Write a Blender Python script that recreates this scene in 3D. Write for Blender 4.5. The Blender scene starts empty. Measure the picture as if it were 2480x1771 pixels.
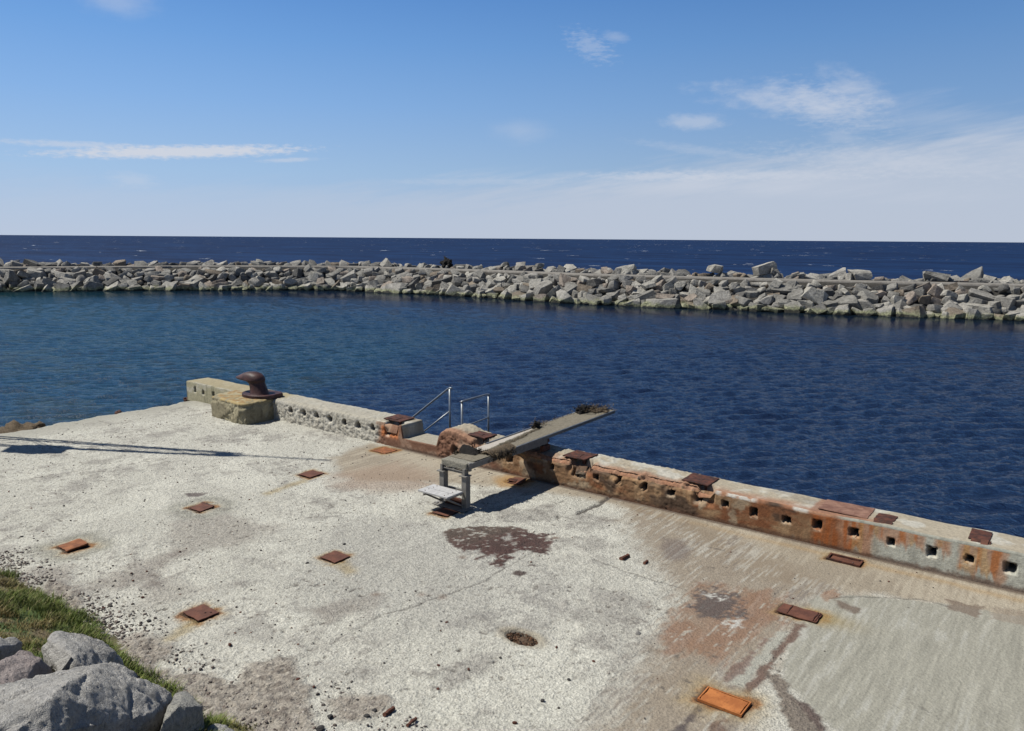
import bpy, bmesh, math, random
import numpy as np
from mathutils import Vector, Matrix, noise as mnoise

random.seed(7)
rng = np.random.default_rng(7)
R = math.radians
scn = bpy.context.scene
col = scn.collection

# ------------------------------------------------------------------ camera model
# World axes: x runs along the quay wall, y points out to sea, z up, deck at z = 0.
W_PX, H_PX, F_PX = 2480.0, 1771.0, 1880.0
CAM_H = 4.0
PITCH = math.atan((885.5 - 577.0) / F_PX)
ROLL = R(0.42)
AZ = R(-53.2)
_u = np.array([-math.sin(AZ), -math.cos(AZ)])
_v = np.array([-_u[1], _u[0]])
FWD = np.array([_u[1], _v[1]])          # camera heading on the ground in (x, y)
RGT = np.array([_u[0], _v[0]])
SEA = -1.5


def ray(px, py):
    dx, dy = (px - 1240.0) / F_PX, (py - 885.5) / F_PX
    c, s = math.cos(ROLL), math.sin(ROLL)
    dx, dy = dx * c + dy * s, -dx * s + dy * c
    c, s = math.cos(PITCH), math.sin(PITCH)
    f, z = c - dy * s, -s - dy * c
    g = RGT * dx + FWD * f
    return np.array([g[0], g[1], z])


def at(px, py, z=0.0):
    r = ray(px, py)
    t = (CAM_H - z) / -r[2]
    return (r[0] * t, r[1] * t)


def at3(px, py, z=0.0):
    a = at(px, py, z)
    return Vector((a[0], a[1], z))


# ------------------------------------------------------------------ numpy noise
def _hash(ix, iy, seed):
    n = (ix.astype(np.int64) * 374761393 + iy.astype(np.int64) * 668265263 + seed * 974634777) & 0xFFFFFFFF
    n = ((n ^ (n >> 13)) * 1274126177) & 0xFFFFFFFF
    n = n ^ (n >> 16)
    return (n & 0xFFFFFF).astype(np.float64) / 0xFFFFFF


def vn(x, y, seed=0):
    ix, iy = np.floor(x), np.floor(y)
    fx, fy = x - ix, y - iy
    fx = fx * fx * (3 - 2 * fx)
    fy = fy * fy * (3 - 2 * fy)
    a = _hash(ix, iy, seed); b = _hash(ix + 1, iy, seed)
    c = _hash(ix, iy + 1, seed); d = _hash(ix + 1, iy + 1, seed)
    return (a * (1 - fx) + b * fx) * (1 - fy) + (c * (1 - fx) + d * fx) * fy


def fbm(x, y, seed=0, oct=4, gain=0.5):
    t = np.zeros_like(x); a = 1.0; tot = 0.0
    for k in range(oct):
        ca, sa = math.cos(k * 0.7), math.sin(k * 0.7)
        t = t + a * vn((x * ca - y * sa) * 2 ** k, (x * sa + y * ca) * 2 ** k, seed + k * 17)
        tot += a; a *= gain
    return t / tot


def sst(a, b, x):
    t = np.clip((x - a) / (b - a), 0, 1)
    return t * t * (3 - 2 * t)


def poly_sd(X, Y, pts):
    """signed distance, positive inside"""
    pts = np.array(pts, float)
    d = np.full(X.shape, 1e9); ins = np.zeros(X.shape, bool)
    n = len(pts)
    for i in range(n):
        ax, ay = pts[i]; bx, by = pts[(i + 1) % n]
        ex, ey = bx - ax, by - ay
        t = np.clip(((X - ax) * ex + (Y - ay) * ey) / (ex * ex + ey * ey + 1e-12), 0, 1)
        d = np.minimum(d, (X - ax - t * ex) ** 2 + (Y - ay - t * ey) ** 2)
        cond = (ay > Y) != (by > Y)
        xi = ax + (Y - ay) * ex / (ey if abs(ey) > 1e-12 else 1e-12)
        ins ^= cond & (X < xi)
    d = np.sqrt(d)
    return np.where(ins, d, -d)


def line_d(X, Y, pts):
    d = np.full(X.shape, 1e9)
    for (ax, ay), (bx, by) in zip(pts[:-1], pts[1:]):
        ex, ey = bx - ax, by - ay
        t = np.clip(((X - ax) * ex + (Y - ay) * ey) / (ex * ex + ey * ey + 1e-12), 0, 1)
        d = np.minimum(d, np.hypot(X - ax - t * ex, Y - ay - t * ey))
    return d


def lerp(c, tgt, m):
    return c + (np.array(tgt) - c) * m[..., None]


# ------------------------------------------------------------------ object helpers
def tag(o, label=None, cat=None, group=None, kind=None):
    if label: o['label'] = label
    if cat: o['category'] = cat
    if group: o['group'] = group
    if kind: o['kind'] = kind
    return o


def link(name, me, mat=None, parent=None):
    o = bpy.data.objects.new(name, me)
    col.objects.link(o)
    if mat is not None and not me.materials:
        me.materials.append(mat)
    if parent is not None:
        o.parent = parent
    return o


def empty(name, loc, rz=0.0):
    o = bpy.data.objects.new(name, None)
    col.objects.link(o)
    o.location = loc; o.rotation_euler = (0, 0, rz)
    o.empty_display_size = 0.2
    return o


def np_mesh(name, verts, quads, colors=None, smooth=True, extra=None):
    me = bpy.data.meshes.new(name)
    nv, nf = len(verts), len(quads)
    k = quads.shape[1]
    me.vertices.add(nv)
    me.vertices.foreach_set('co', np.ascontiguousarray(verts, dtype=np.float32).ravel())
    me.loops.add(nf * k)
    me.loops.foreach_set('vertex_index', np.ascontiguousarray(quads, dtype=np.int32).ravel())
    me.polygons.add(nf)
    me.polygons.foreach_set('loop_start', np.arange(0, nf * k, k, dtype=np.int32))
    me.polygons.foreach_set('loop_total', np.full(nf, k, dtype=np.int32))
    if smooth:
        me.polygons.foreach_set('use_smooth', np.ones(nf, dtype=bool))
    me.update(calc_edges=True)
    if colors is not None:
        a = me.attributes.new('Col', 'FLOAT_COLOR', 'POINT')
        c4 = np.ones((nv, 4), np.float32); c4[:, :3] = np.clip(colors, 0.002, 1)
        a.data.foreach_set('color', c4.ravel())
    for nm, arr in (extra or {}).items():
        a = me.attributes.new(nm, 'FLOAT', 'POINT')
        a.data.foreach_set('value', np.ascontiguousarray(arr, dtype=np.float32).ravel())
    return me


def grid_quads(nr, nc):
    i = np.arange(nr - 1)[:, None] * nc + np.arange(nc - 1)[None, :]
    return np.stack([i, i + 1, i + nc + 1, i + nc], -1).reshape(-1, 4)


def bm_obj(name, bm, mat, parent=None, smooth=False):
    me = bpy.data.meshes.new(name)
    bmesh.ops.recalc_face_normals(bm, faces=bm.faces)
    bm.to_mesh(me); bm.free()
    if smooth:
        for p in me.polygons: p.use_smooth = True
    return link(name, me, mat, parent)


def add_box(bm, c, size, rz=0.0, bevel=0.0, mat=None):
    m = Matrix.Translation(c) @ (mat if mat is not None else Matrix.Rotation(rz, 4, 'Z')) @ Matrix.Diagonal((*size, 1))
    r = bmesh.ops.create_cube(bm, size=1.0, matrix=m)
    if bevel > 0:
        es = list({e for v in r['verts'] for e in v.link_edges})
        bmesh.ops.bevel(bm, geom=es, offset=bevel, segments=2, affect='EDGES', profile=0.6)


def add_tube(bm, pts, rad, seg=12, caps=True):
    pts = [Vector(p) for p in pts]
    rings = []
    for i, p in enumerate(pts):
        if i == 0: d = pts[1] - p
        elif i == len(pts) - 1: d = p - pts[i - 1]
        else: d = (pts[i + 1] - p).normalized() + (p - pts[i - 1]).normalized()
        d.normalize()
        a = d.orthogonal() if i == 0 else prev - d * prev.dot(d)
        a.normalize(); prev = a
        b = d.cross(a)
        r = rad[i] if isinstance(rad, (list, tuple)) else rad
        rings.append([bm.verts.new(p + (a * math.cos(t) + b * math.sin(t)) * r)
                      for t in [2 * math.pi * k / seg for k in range(seg)]])
    for r0, r1 in zip(rings[:-1], rings[1:]):
        for k in range(seg):
            bm.faces.new((r0[k], r0[(k + 1) % seg], r1[(k + 1) % seg], r1[k]))
    if caps:
        bm.faces.new(rings[0][::-1]); bm.faces.new(rings[-1])


# ------------------------------------------------------------------ materials
class NT:
    def __init__(self, name):
        self.m = bpy.data.materials.new(name); self.m.use_nodes = True
        self.t = self.m.node_tree; self.n = self.t.nodes; self.l = self.t.links
        self.bsdf = self.n['Principled BSDF']

    def new(self, typ, **kw):
        nd = self.n.new(typ)
        for k, v in kw.items(): setattr(nd, k, v)
        return nd

    def val(self, sock, v):
        if hasattr(v, 'is_linked') or hasattr(v, 'links'): self.l.new(v, sock)
        else: sock.default_value = v

    def math(self, op, a, b=0.0, c=None, clamp=False):
        nd = self.new('ShaderNodeMath', operation=op); nd.use_clamp = clamp
        self.val(nd.inputs[0], a); self.val(nd.inputs[1], b)
        if c is not None: self.val(nd.inputs[2], c)
        return nd.outputs[0]

    def coord(self, kind='Object'):
        return self.new('ShaderNodeTexCoord').outputs[kind]

    def mapping(self, vec, scale=(1, 1, 1), rot=(0, 0, 0)):
        nd = self.new('ShaderNodeMapping')
        self.l.new(vec, nd.inputs['Vector'])
        nd.inputs['Scale'].default_value = scale; nd.inputs['Rotation'].default_value = rot
        return nd.outputs[0]

    def noise(self, vec, scale, detail=4, rough=0.55, dist=0.0):
        nd = self.new('ShaderNodeTexNoise')
        if vec is not None: self.l.new(vec, nd.inputs['Vector'])
        nd.inputs['Scale'].default_value = scale; nd.inputs['Detail'].default_value = detail
        nd.inputs['Roughness'].default_value = rough; nd.inputs['Distortion'].default_value = dist
        return nd.outputs['Fac']

    def voronoi(self, vec, scale, feature='F1'):
        nd = self.new('ShaderNodeTexVoronoi', feature=feature)
        self.l.new(vec, nd.inputs['Vector']); nd.inputs['Scale'].default_value = scale
        return nd.outputs['Distance']

    def range(self, x, a, b, c=0.0, d=1.0, smooth=True):
        nd = self.new('ShaderNodeMapRange')
        nd.interpolation_type = 'SMOOTHSTEP' if smooth else 'LINEAR'
        self.l.new(x, nd.inputs[0])
        for i, v in enumerate((a, b, c, d)): nd.inputs[i + 1].default_value = v
        return nd.outputs[0]

    def mix(self, fac, a, b, blend='MIX'):
        nd = self.new('ShaderNodeMix', data_type='RGBA', blend_type=blend)
        self.val(nd.inputs[0], fac)
        for s, v in ((nd.inputs[6], a), (nd.inputs[7], b)):
            if isinstance(v, (tuple, list)): s.default_value = (*v[:3], 1)
            else: self.l.new(v, s)
        return nd.outputs[2]

    def bump(self, h, strength=0.5, dist=0.02, normal=None):
        nd = self.new('ShaderNodeBump')
        nd.inputs['Strength'].default_value = strength; nd.inputs['Distance'].default_value = dist
        self.l.new(h, nd.inputs['Height'])
        if normal is not None: self.l.new(normal, nd.inputs['Normal'])
        return nd.outputs[0]

    def finish(self, color=None, rough=None, normal=None, metallic=None, spec=None):
        b = self.bsdf
        if color is not None:
            if isinstance(color, (tuple, list)): b.inputs['Base Color'].default_value = (*color[:3], 1)
            else: self.l.new(color, b.inputs['Base Color'])
        if rough is not None: self.val(b.inputs['Roughness'], rough)
        if normal is not None: self.l.new(normal, b.inputs['Normal'])
        if metallic is not None: self.val(b.inputs['Metallic'], metallic)
        if spec is not None: b.inputs['Specular IOR Level'].default_value = spec
        return self.m


def mat_painted_concrete(name, speck=0.35, fine=90.0, bump=0.5, masked=False):
    """albedo from the Col attribute, with fine aggregate speckle on top"""
    t = NT(name)
    at_ = t.new('ShaderNodeAttribute', attribute_name='Col')
    co = t.coord('Object')
    n1 = t.noise(co, fine, 3, 0.7)
    n2 = t.noise(co, fine * 0.33, 4, 0.65)
    vor = t.voronoi(co, fine * 0.5)
    s = t.math('MULTIPLY', t.range(n1, 0.3, 0.7, 1 - speck, 1 + speck * 0.75, False),
               t.range(n2, 0.3, 0.7, 1 - speck * 0.6, 1 + speck * 0.45, False))
    gray = t.new('ShaderNodeCombineColor')
    for i in range(3): t.l.new(s, gray.inputs[i])
    if masked:      # worn smooth areas carry less grain
        ra = t.new('ShaderNodeAttribute', attribute_name='rough')
        k_ = t.range(ra.outputs['Fac'], 0, 1, .35, 1.0, False)
        s = t.math('ADD', 1.0, t.math('MULTIPLY', t.math('SUBTRACT', s, 1.0), k_))
        for l_ in list(gray.inputs[0].links): pass
        for i in range(3): t.l.new(s, gray.inputs[i])
    c = t.mix(1.0, at_.outputs['Color'], gray.outputs[0], 'MULTIPLY')
    h = t.math('ADD', t.math('MULTIPLY', n2, 1.2), t.math('ADD', t.math('MULTIPLY', n1, 0.5), t.math('MULTIPLY', vor, 0.6)))
    if masked: h = t.math('MULTIPLY', h, k_)
    return t.finish(c, 0.92, t.bump(h, bump, 0.02), spec=0.25)


def mat_rust(name, dark=(0.045, 0.018, 0.012), light=(0.16, 0.055, 0.026), scale=9.0, rough=0.8):
    t = NT(name); co = t.coord('Object')
    n = t.noise(co, scale, 6, 0.65, 0.4); n2 = t.noise(co, scale * 9, 3, 0.6)
    dark = tuple(q * .72 for q in dark); light = tuple(q * .72 for q in light)
    c = t.mix(t.range(n, 0.35, 0.68), dark, light)
    c = t.mix(t.range(n2, 0.55, 0.75, 0, 0.5), c, tuple(x * 0.4 for x in dark))
    return t.finish(c, rough, t.bump(t.math('ADD', n, n2), 0.35, 0.01), spec=0.3)


def mat_metal(name, colr=(0.36, 0.37, 0.38), rough=0.35, metallic=0.85):
    t = NT(name); co = t.coord('Object')
    n = t.noise(co, 14, 5, 0.6); n2 = t.noise(co, 70, 3)
    c = t.mix(t.range(n, 0.3, 0.75), tuple(x * 0.7 for x in colr), colr)
    r = t.range(n2, 0.3, 0.7, rough * 0.8, rough * 1.4)
    return t.finish(c, r, t.bump(n2, 0.06, 0.004), metallic)


def mat_simple(name, c0, c1, scale, rough=0.9, bump=0.5, bdist=0.01, stretch=(1, 1, 1), spec=0.25, k=.72):
    c0 = tuple(q * k for q in c0); c1 = tuple(q * k for q in c1)
    t = NT(name); co = t.mapping(t.coord('Object'), stretch)
    n = t.noise(co, scale, 6, 0.65); n2 = t.noise(co, scale * 5, 4, 0.6)
    c = t.mix(t.range(t.math('ADD', t.math('MULTIPLY', n, 0.6), t.math('MULTIPLY', n2, 0.4)), 0.35, 0.65), c0, c1)
    return t.finish(c, rough, t.bump(t.math('ADD', n, n2), bump, bdist), spec=spec)


def mat_breakwater_rock():
    t = NT('granite_block')
    oi = t.new('ShaderNodeObjectInfo')
    geo = t.new('ShaderNodeNewGeometry')
    sep = t.new('ShaderNodeSeparateXYZ'); t.l.new(geo.outputs['Position'], sep.inputs[0])
    co = geo.outputs['Position']
    n = t.noise(co, 1.3, 5, 0.65); n2 = t.noise(co, 7.0, 5, 0.7)
    v = t.math('ADD', t.range(n, 0.3, 0.7, 0.66, 1.16), t.range(n2, 0.3, 0.7, -0.26, 0.22))
    g = t.new('ShaderNodeCombineColor')
    for i in range(3): t.l.new(v, g.inputs[i])
    c = t.mix(1.0, oi.outputs['Color'], g.outputs[0], 'MULTIPLY')
    # tide stain: weed and wet black band just above the water
    zz = t.math('ADD', sep.outputs[2], t.range(n, 0.3, 0.7, -0.16, 0.16))
    c = t.mix(t.range(zz, SEA + 0.55, SEA + 0.2), c, t.mix(t.range(n2, 0.4, 0.6), (0.10, 0.105, 0.06), (0.23, 0.225, 0.14)))
    c = t.mix(t.range(zz, SEA + 0.22, SEA + 0.05), c, (0.022, 0.022, 0.018))
    return t.finish(c, 0.88, t.bump(n2, 0.8, 0.14), spec=0.25)


def mat_boulder(name, c0, c1, c2):
    t = NT(name); co = t.coord('Object')
    n = t.noise(co, 3.0, 6, 0.65); n2 = t.noise(co, 26, 5, 0.7); n3 = t.noise(co, 110, 2, 0.6)
    c = t.mix(t.range(n, 0.3, 0.7), c0, c1)
    c = t.mix(t.range(n2, 0.35, 0.72, 0.0, 0.85), c, c2)
    c = t.mix(t.range(n3, 0.62, 0.72, 0, 0.5), c, (0.5, 0.49, 0.47))
    c = t.mix(t.range(n3, 0.40, 0.30, 0, 0.55), c, (0.035, 0.034, 0.036))
    h = t.math('ADD', t.math('MULTIPLY', n2, 1.0), t.math('MULTIPLY', n3, 0.25))
    return t.finish(c, 0.85, t.bump(h, 1.0, 0.06), spec=0.3)


M_DECK = mat_painted_concrete('worn_deck_concrete', 0.42, 75.0, 0.9, True)
M_WALL = mat_painted_concrete('stained_wall_concrete', 0.18, 70.0, 0.16)
M_RUST = mat_rust('rusted_steel', (0.035, 0.014, 0.010), (0.115, 0.038, 0.021))
M_RUST_MID = mat_rust('mid_rusted_plate', (0.15, 0.052, 0.022), (0.31, 0.115, 0.042), 8.0)
M_RUST_BROWN = mat_rust('brown_rusted_plate', (0.085, 0.032, 0.020), (0.15, 0.057, 0.033), 6.0)
M_RUST_ORANGE = mat_rust('orange_rusted_plate', (0.30, 0.095, 0.024), (0.46, 0.165, 0.045), 5.0)
M_BOLLARD = mat_rust('bollard_iron', (0.028, 0.012, 0.012), (0.085, 0.036, 0.032), 5.0, 0.55)
M_STEEL = mat_metal('galvanised_steel', (0.185, 0.172, 0.155), 0.55, 0.15)
M_RUST_FLAT = mat_rust('flat_rust_slab', (0.15, 0.07, 0.048), (0.27, 0.15, 0.105), 7.0)
M_TUBE = mat_metal('stainless_tube', (0.24, 0.25, 0.26), 0.36, 0.6)
M_ALU = mat_simple('weathered_step_board', (0.36, 0.35, 0.345), (0.50, 0.49, 0.485), 22, 0.6, 0.2, 0.003, (1, 0.25, 1))
M_SIDE = mat_simple('shaded_side_beam', (0.075, 0.073, 0.07), (0.125, 0.122, 0.118), 20, 0.8, 0.2, 0.003, k=1.0)  # dark grey carries the shade on the board's flanks
M_MAT = mat_simple('grey_board_matting', (0.115, 0.098, 0.072), (0.225, 0.198, 0.152), 30, 0.97, 0.6, 0.006)
M_MATBACK = mat_simple('torn_matting_fibre', (0.045, 0.032, 0.02), (0.17, 0.125, 0.08), 34, 0.98, 0.9, 0.01)
M_PLANK = mat_simple('bare_board_laminate', (0.34, 0.30, 0.26), (0.46, 0.42, 0.37), 14, 0.7, 0.2, 0.003, (3, 0.4, 1))
M_MATEND = mat_simple('crusted_matting_roll', (0.11, 0.10, 0.08), (0.31, 0.29, 0.24), 60, 0.97, 1.0, 0.012, k=1.0)
M_DARKRUBBER = mat_simple('dark_fibre_underside', (0.007, 0.006, 0.0055), (0.02, 0.017, 0.015), 30, 0.95, 0.8, 0.01)
M_BREAK = mat_breakwater_rock()
M_B1 = mat_boulder('grey_granite', (0.31, 0.295, 0.275), (0.42, 0.40, 0.375), (0.20, 0.188, 0.174))
M_B2 = mat_boulder('pinkish_granite', (0.25, 0.20, 0.185), (0.35, 0.30, 0.28), (0.20, 0.17, 0.165))
M_B3 = mat_boulder('yellow_edged_granite', (0.26, 0.25, 0.23), (0.36, 0.34, 0.28), (0.15, 0.145, 0.14))
M_STONE_DARK = mat_simple('dark_stone', (0.03, 0.028, 0.028), (0.075, 0.07, 0.068), 30)
M_STONE_RED = mat_simple('rust_red_stone', (0.07, 0.026, 0.018), (0.13, 0.05, 0.033), 30)
M_STONE_GREY = mat_simple('grey_stone', (0.17, 0.16, 0.15), (0.28, 0.26, 0.24), 30)
M_CORE = mat_simple('breakwater_rubble', (0.05, 0.046, 0.042), (0.14, 0.13, 0.115), 2.5, 0.95, 0.8, 0.1)
M_GAP_SHADE = mat_simple('core_rubble_gap_shade', (0.02, 0.018, 0.016), (0.06, 0.055, 0.048), 2.5, 0.95, 0.8, 0.1)  # core coloured near black so the gaps between blocks look shaded
M_PATH = mat_simple('breakwater_path_concrete', (0.16, 0.145, 0.13), (0.26, 0.24, 0.215), 1.5, 0.95, 0.3, 0.02)
M_MAST = mat_metal('mast_steel', (0.4, 0.4, 0.4), 0.5, 0.6)

# ------------------------------------------------------------------ deck
PIT = at(1265, 1543)
DECK_PLATES = [   # centre (x, y), size, turn, style
    (at(932, 1091), (0.34, 0.32), 0.0, 'orange_flush'),
    (at(754, 1149), (0.30, 0.30), 0.02, 'brown'),
    (at(487, 1230), (0.30, 0.26), 0.0, 'brown_bent'),
    (at(178, 1324), (0.30, 0.27), 0.0, 'bent'),
    (at(1080, 1241), (0.28, 0.27), 0.05, 'brown'),
    (at(812, 1350), (0.28, 0.25), 0.0, 'brown'),
    (at(487, 1486), (0.30, 0.24), 0.0, 'brown_pocked'),
    (at(2046, 1357), (0.40, 0.21), 0.0, 'frame'),
    (at(1936, 1486), (0.42, 0.24), 0.0, 'ribbed'),
    (at(1754, 1699), (0.40, 0.24), 0.0, 'orange'),
    (at(1252, 1166), (0.30, 0.28), 0.05, 'flaking'),
]


def P(*pts):
    return [at(*p) for p in pts]


def Z(x0, y0, k, pts):
    return [at(x0 + x * k, y0 + y * k) for x, y in pts]


def build_deck():
    s0, s1, v0, v1, d = -17.75, 2.2, 3.05, 10.42, 0.02
    xs = np.arange(s0, s1 + d / 2, d); ys = np.arange(v0, v1 + d / 2, d)
    X, Y = np.meshgrid(xs, ys)
    w = fbm(X * 3.0, Y * 3.0, 1, 5)            # mid noise 0..1
    w2 = fbm(X * 11.0, Y * 11.0, 2, 4)
    wl = fbm(X * 0.9, Y * 0.9, 3, 4)
    fine = vn(X * 38, Y * 38, 5) * 0.6 + vn(X * 70, Y * 70, 6) * 0.4
    Xs = X + 0.10 * (fbm(X * .6, Y * 1.3, 14, 3) - .5)
    strk = fbm(Xs * 34.0, Y * 2.2, 8, 4)         # streaks that run towards the sea
    strk2 = fbm(Xs * 75.0, Y * 3.0, 9, 3)
    C = np.empty(X.shape + (3,)); C[:] = (0.50, 0.48, 0.42)
    C *= (0.88 + 0.24 * wl)[..., None]
    C = lerp(C, (0.30, 0.28, 0.25), 0.75 * sst(0.50, 0.70, w * 0.55 + wl * 0.45))
    C = lerp(C, (0.58, 0.56, 0.49), 0.65 * sst(0.55, 0.68, fbm(X * 1.7, Y * 1.7, 12, 5)))
    C = lerp(C, (0.20, 0.18, 0.16), 0.55 * sst(0.60, 0.72, w2) * sst(0.4, 0.6, wl))
    rough = np.ones(X.shape)
    w3 = fbm(X * 24.0, Y * 24.0, 4, 3)
    jit = (w - 0.5) * 0.5 + (w2 - 0.5) * 0.25
    jit3 = (w2 - 0.5) * 0.30 + (w3 - 0.5) * 0.26

    def area(pts, soft, amp=1.0, extra=0.0):
        j = jit if amp > .3 else jit * .5 + jit3 * min(1.0, amp / .12)
        return sst(-soft, soft, poly_sd(X, Y, pts) + (j * amp if amp > .3 else j * .30) + extra)

    # greyer centre of the deck
    m = area(P((860, 1250), (1200, 1290), (1430, 1390), (1350, 1480), (1100, 1520), (820, 1480), (700, 1400)), 0.5, 1.4)
    C = lerp(C, (0.31, 0.295, 0.27), 0.40 * m)
    # rain-worn pale landing along the left edge and near the block
    m = sst(-16.2, -17.3, X + jit * 0.6)
    C = lerp(C, (0.30, 0.285, 0.24), 0.75 * m); rough *= 1 - 0.7 * m
    # tan strip along the wall
    tan = area(P((790, 1108), (890, 1075), (1030, 1085), (1340, 1150), (1950, 1290), (2600, 1430), (2600, 1560), (2350, 1490), (2150, 1445),
                 (2000, 1430), (1850, 1410), (1740, 1330), (1620, 1260), (1490, 1225), (1330, 1190), (1160, 1178), (1000, 1170), (850, 1165)), 0.16, 0.7)
    tcol = lerp(np.broadcast_to(np.array((0.275, 0.235, 0.185)), C.shape).copy(), (0.40, 0.36, 0.295), sst(0.42, 0.60, wl * 0.4 + strk * 0.35 + w * .25))
    tcol *= np.array((.97, .92, .85))
    C = C + (tcol - C) * (0.88 * tan)[..., None]; rough *= 1 - 0.75 * tan
    # pinkish patch beside the stand
    m = area(P((800, 1150), (960, 1120), (1050, 1150), (1050, 1190), (930, 1195), (820, 1180)), 0.25, 0.8)
    C = lerp(C, (0.31, 0.215, 0.155), 0.55 * m)
    # brushed grey slab bottom right
    slab_pts = P((1975, 1445), (2130, 1447), (2300, 1462), (2700, 1540), (2700, 1900), (2140, 1900), (2020, 1771), (1950, 1700),
                 (1895, 1640), (1900, 1570), (1945, 1510))
    slab = area(slab_pts, 0.035, 0.12)
    scol = np.empty_like(C); scol[:] = (0.315, 0.30, 0.25)
    scol *= (0.62 + 0.42 * strk + 0.34 * strk2)[..., None]
    scol = lerp(scol, (0.42, 0.41, 0.37), 0.6 * sst(0.55, 0.75, strk) * sst(0.35, 0.6, wl))
    # brown trampled band
    br = area(P((1500, 1190), (1640, 1240), (1760, 1290), (1900, 1360), (2010, 1420), (2000, 1470), (1960, 1520), (1900, 1600), (1830, 1660),
                (1790, 1800), (1700, 1950), (1300, 1950), (1440, 1780), (1530, 1640), (1600, 1520), (1640, 1450), (1560, 1340), (1500, 1260)), 0.22, 0.9,
              (strk - 0.5) * 0.4 + (strk2 - .5) * .25)
    bcol = np.empty_like(C); bcol[:] = (0.235, 0.185, 0.135)
    bcol = lerp(bcol, (0.42, 0.395, 0.34), .85 * sst(0.50, 0.62, strk * .40 + strk2 * .25 + w * .35))
    bcol = lerp(bcol, (0.14, 0.105, 0.085), 0.8 * sst(0.56, 0.72, strk2 * 0.5 + w * 0.5))
    C = C + (bcol - C) * (0.85 * br)[..., None]; rough *= 1 - 0.55 * br
    red = area(P((1690, 1410), (1860, 1430), (1900, 1490), (1830, 1560), (1720, 1600), (1630, 1580), (1610, 1520), (1660, 1460)), 0.12, 0.8, (strk - 0.5) * 0.5)
    C = lerp(C, (0.225, 0.118, 0.068), 0.72 * red * (0.45 + 0.55 * sst(0.3, 0.6, w)))
    C = lerp(C, (0.40, 0.375, 0.32), 0.8 * red * sst(0.62, 0.70, strk2 * 0.6 + w2 * 0.4))
    m = area(P((1700, 1430), (1745, 1425), (1780, 1440), (1775, 1480), (1740, 1500), (1695, 1490), (1680, 1465)), 0.05, 0.75, (w3 - .5) * .3)
    C = lerp(C, (0.085, 0.07, 0.066), 0.85 * m)
    m = area(P((1700, 1440), (1750, 1432), (1765, 1450), (1730, 1457)), 0.03, 0.26) + area(P((1745, 1505), (1790, 1502), (1795, 1518), (1760, 1520)), 0.03, 0.26)
    C = lerp(C, (0.46, 0.44, 0.40), np.clip(m, 0, 1) * sst(.40, .52, w3))
    m = area(P((1600, 1300), (1660, 1310), (1670, 1345), (1630, 1360), (1600, 1330)), 0.1, 0.45)
    C = lerp(C, (0.14, 0.11, 0.10), 0.6 * m)
    r2_ = random.Random(4)
    for _ in range(26):
        x0, y0 = r2_.uniform(-2.6, 1.2), r2_.uniform(5.0, 9.0)
        L_ = r2_.uniform(.5, 2.2); sl = r2_.gauss(0, .10)
        mm = sst(r2_.uniform(.010, .035), .002, np.abs(X - x0 - sl * (Y - y0) + (w - .5) * .10)) * sst(L_, L_ * .5, np.abs(Y - y0))
        scol = lerp(scol, (0.43, 0.415, 0.37) if r2_.random() < .65 else (0.24, 0.225, 0.185), r2_.uniform(.3, .75) * mm * (.4 + .6 * sst(.4, .6, w2)))
    C = C + (scol - C) * (slab)[..., None]; rough *= 1 - 0.85 * slab
    # pale strip between the two drip streaks
    m = area(P((1880, 1530), (1915, 1530), (1880, 1590), (1800, 1665), (1770, 1655)), 0.03, 0.10)
    C = lerp(C, (0.36, 0.35, 0.30), 0.9 * m)
    # drip streaks and stains with a shape of their own
    for pts, c_, k_ in (
        (P((1925, 1510), (1950, 1515), (1900, 1585), (1870, 1615), (1815, 1685), (1795, 1680), (1850, 1610), (1890, 1560)), (0.135, 0.082, 0.062), 0.9),
        (P((1850, 1545), (1860, 1550), (1790, 1630), (1760, 1650), (1765, 1635)), (0.16, 0.10, 0.08), 0.75),
        (P((1690, 1705), (1715, 1712), (1660, 1771), (1620, 1800), (1600, 1800), (1650, 1745)), (0.075, 0.06, 0.062), 0.85),
        (P((1735, 1745), (1760, 1745), (1735, 1775), (1715, 1775)), (0.13, 0.075, 0.055), 0.7),
        (P((1855, 1630), (1890, 1632), (1915, 1680), (1965, 1720), (2010, 1780), (1920, 1790), (1900, 1740), (1890, 1690)), (0.15, 0.115, 0.09), 0.85),
        (P((1925, 1695), (1960, 1710), (2010, 1771), (1985, 1771)), (0.10, 0.07, 0.062), 0.8),
        (P((2015, 1452), (2055, 1462), (2088, 1480), (2070, 1488), (2030, 1470)), (0.145, 0.105, 0.08), 0.85),
        (P((2296, 1452), (2378, 1470), (2372, 1500), (2292, 1474)), (0.175, 0.13, 0.10), 0.8),
        (P((2400, 1470), (2600, 1500), (2600, 1540), (2400, 1500)), (0.25, 0.20, 0.155), 0.6),
        (P((1990, 1440), (2020, 1425), (2030, 1440), (2000, 1460)), (0.25, 0.13, 0.075), 0.6),
    ):
        C = lerp(C, c_, k_ * area(pts, 0.02, 0.09))
    # maroon spill in the middle
    spill = Z(700, 1100, 0.3518, [(1060, 540), (1180, 505), (1300, 495), (1560, 495), (1700, 548), (1870, 540), (1770, 575), (1812, 585), (1795, 692),
                                  (1690, 682), (1580, 650), (1520, 690), (1560, 708), (1515, 735), (1480, 782), (1380, 762), (1420, 690), (1290, 725),
                                  (1330, 690), (1300, 660), (1200, 668), (1110, 625)])
    m = area(spill, 0.025, 0.29)
    sc = lerp(np.broadcast_to(np.array((0.056, 0.019, 0.015)), C.shape).copy(), (0.085, 0.056, 0.042), sst(-6.25, -6.85, X - 0.35 * (Y - 7.2) + jit))
    m = m * (1 - .75 * sst(.60, .66, w3 * .5 + w2 * .5))
    sc *= (0.45 + 1.1 * w2)[..., None]
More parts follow.
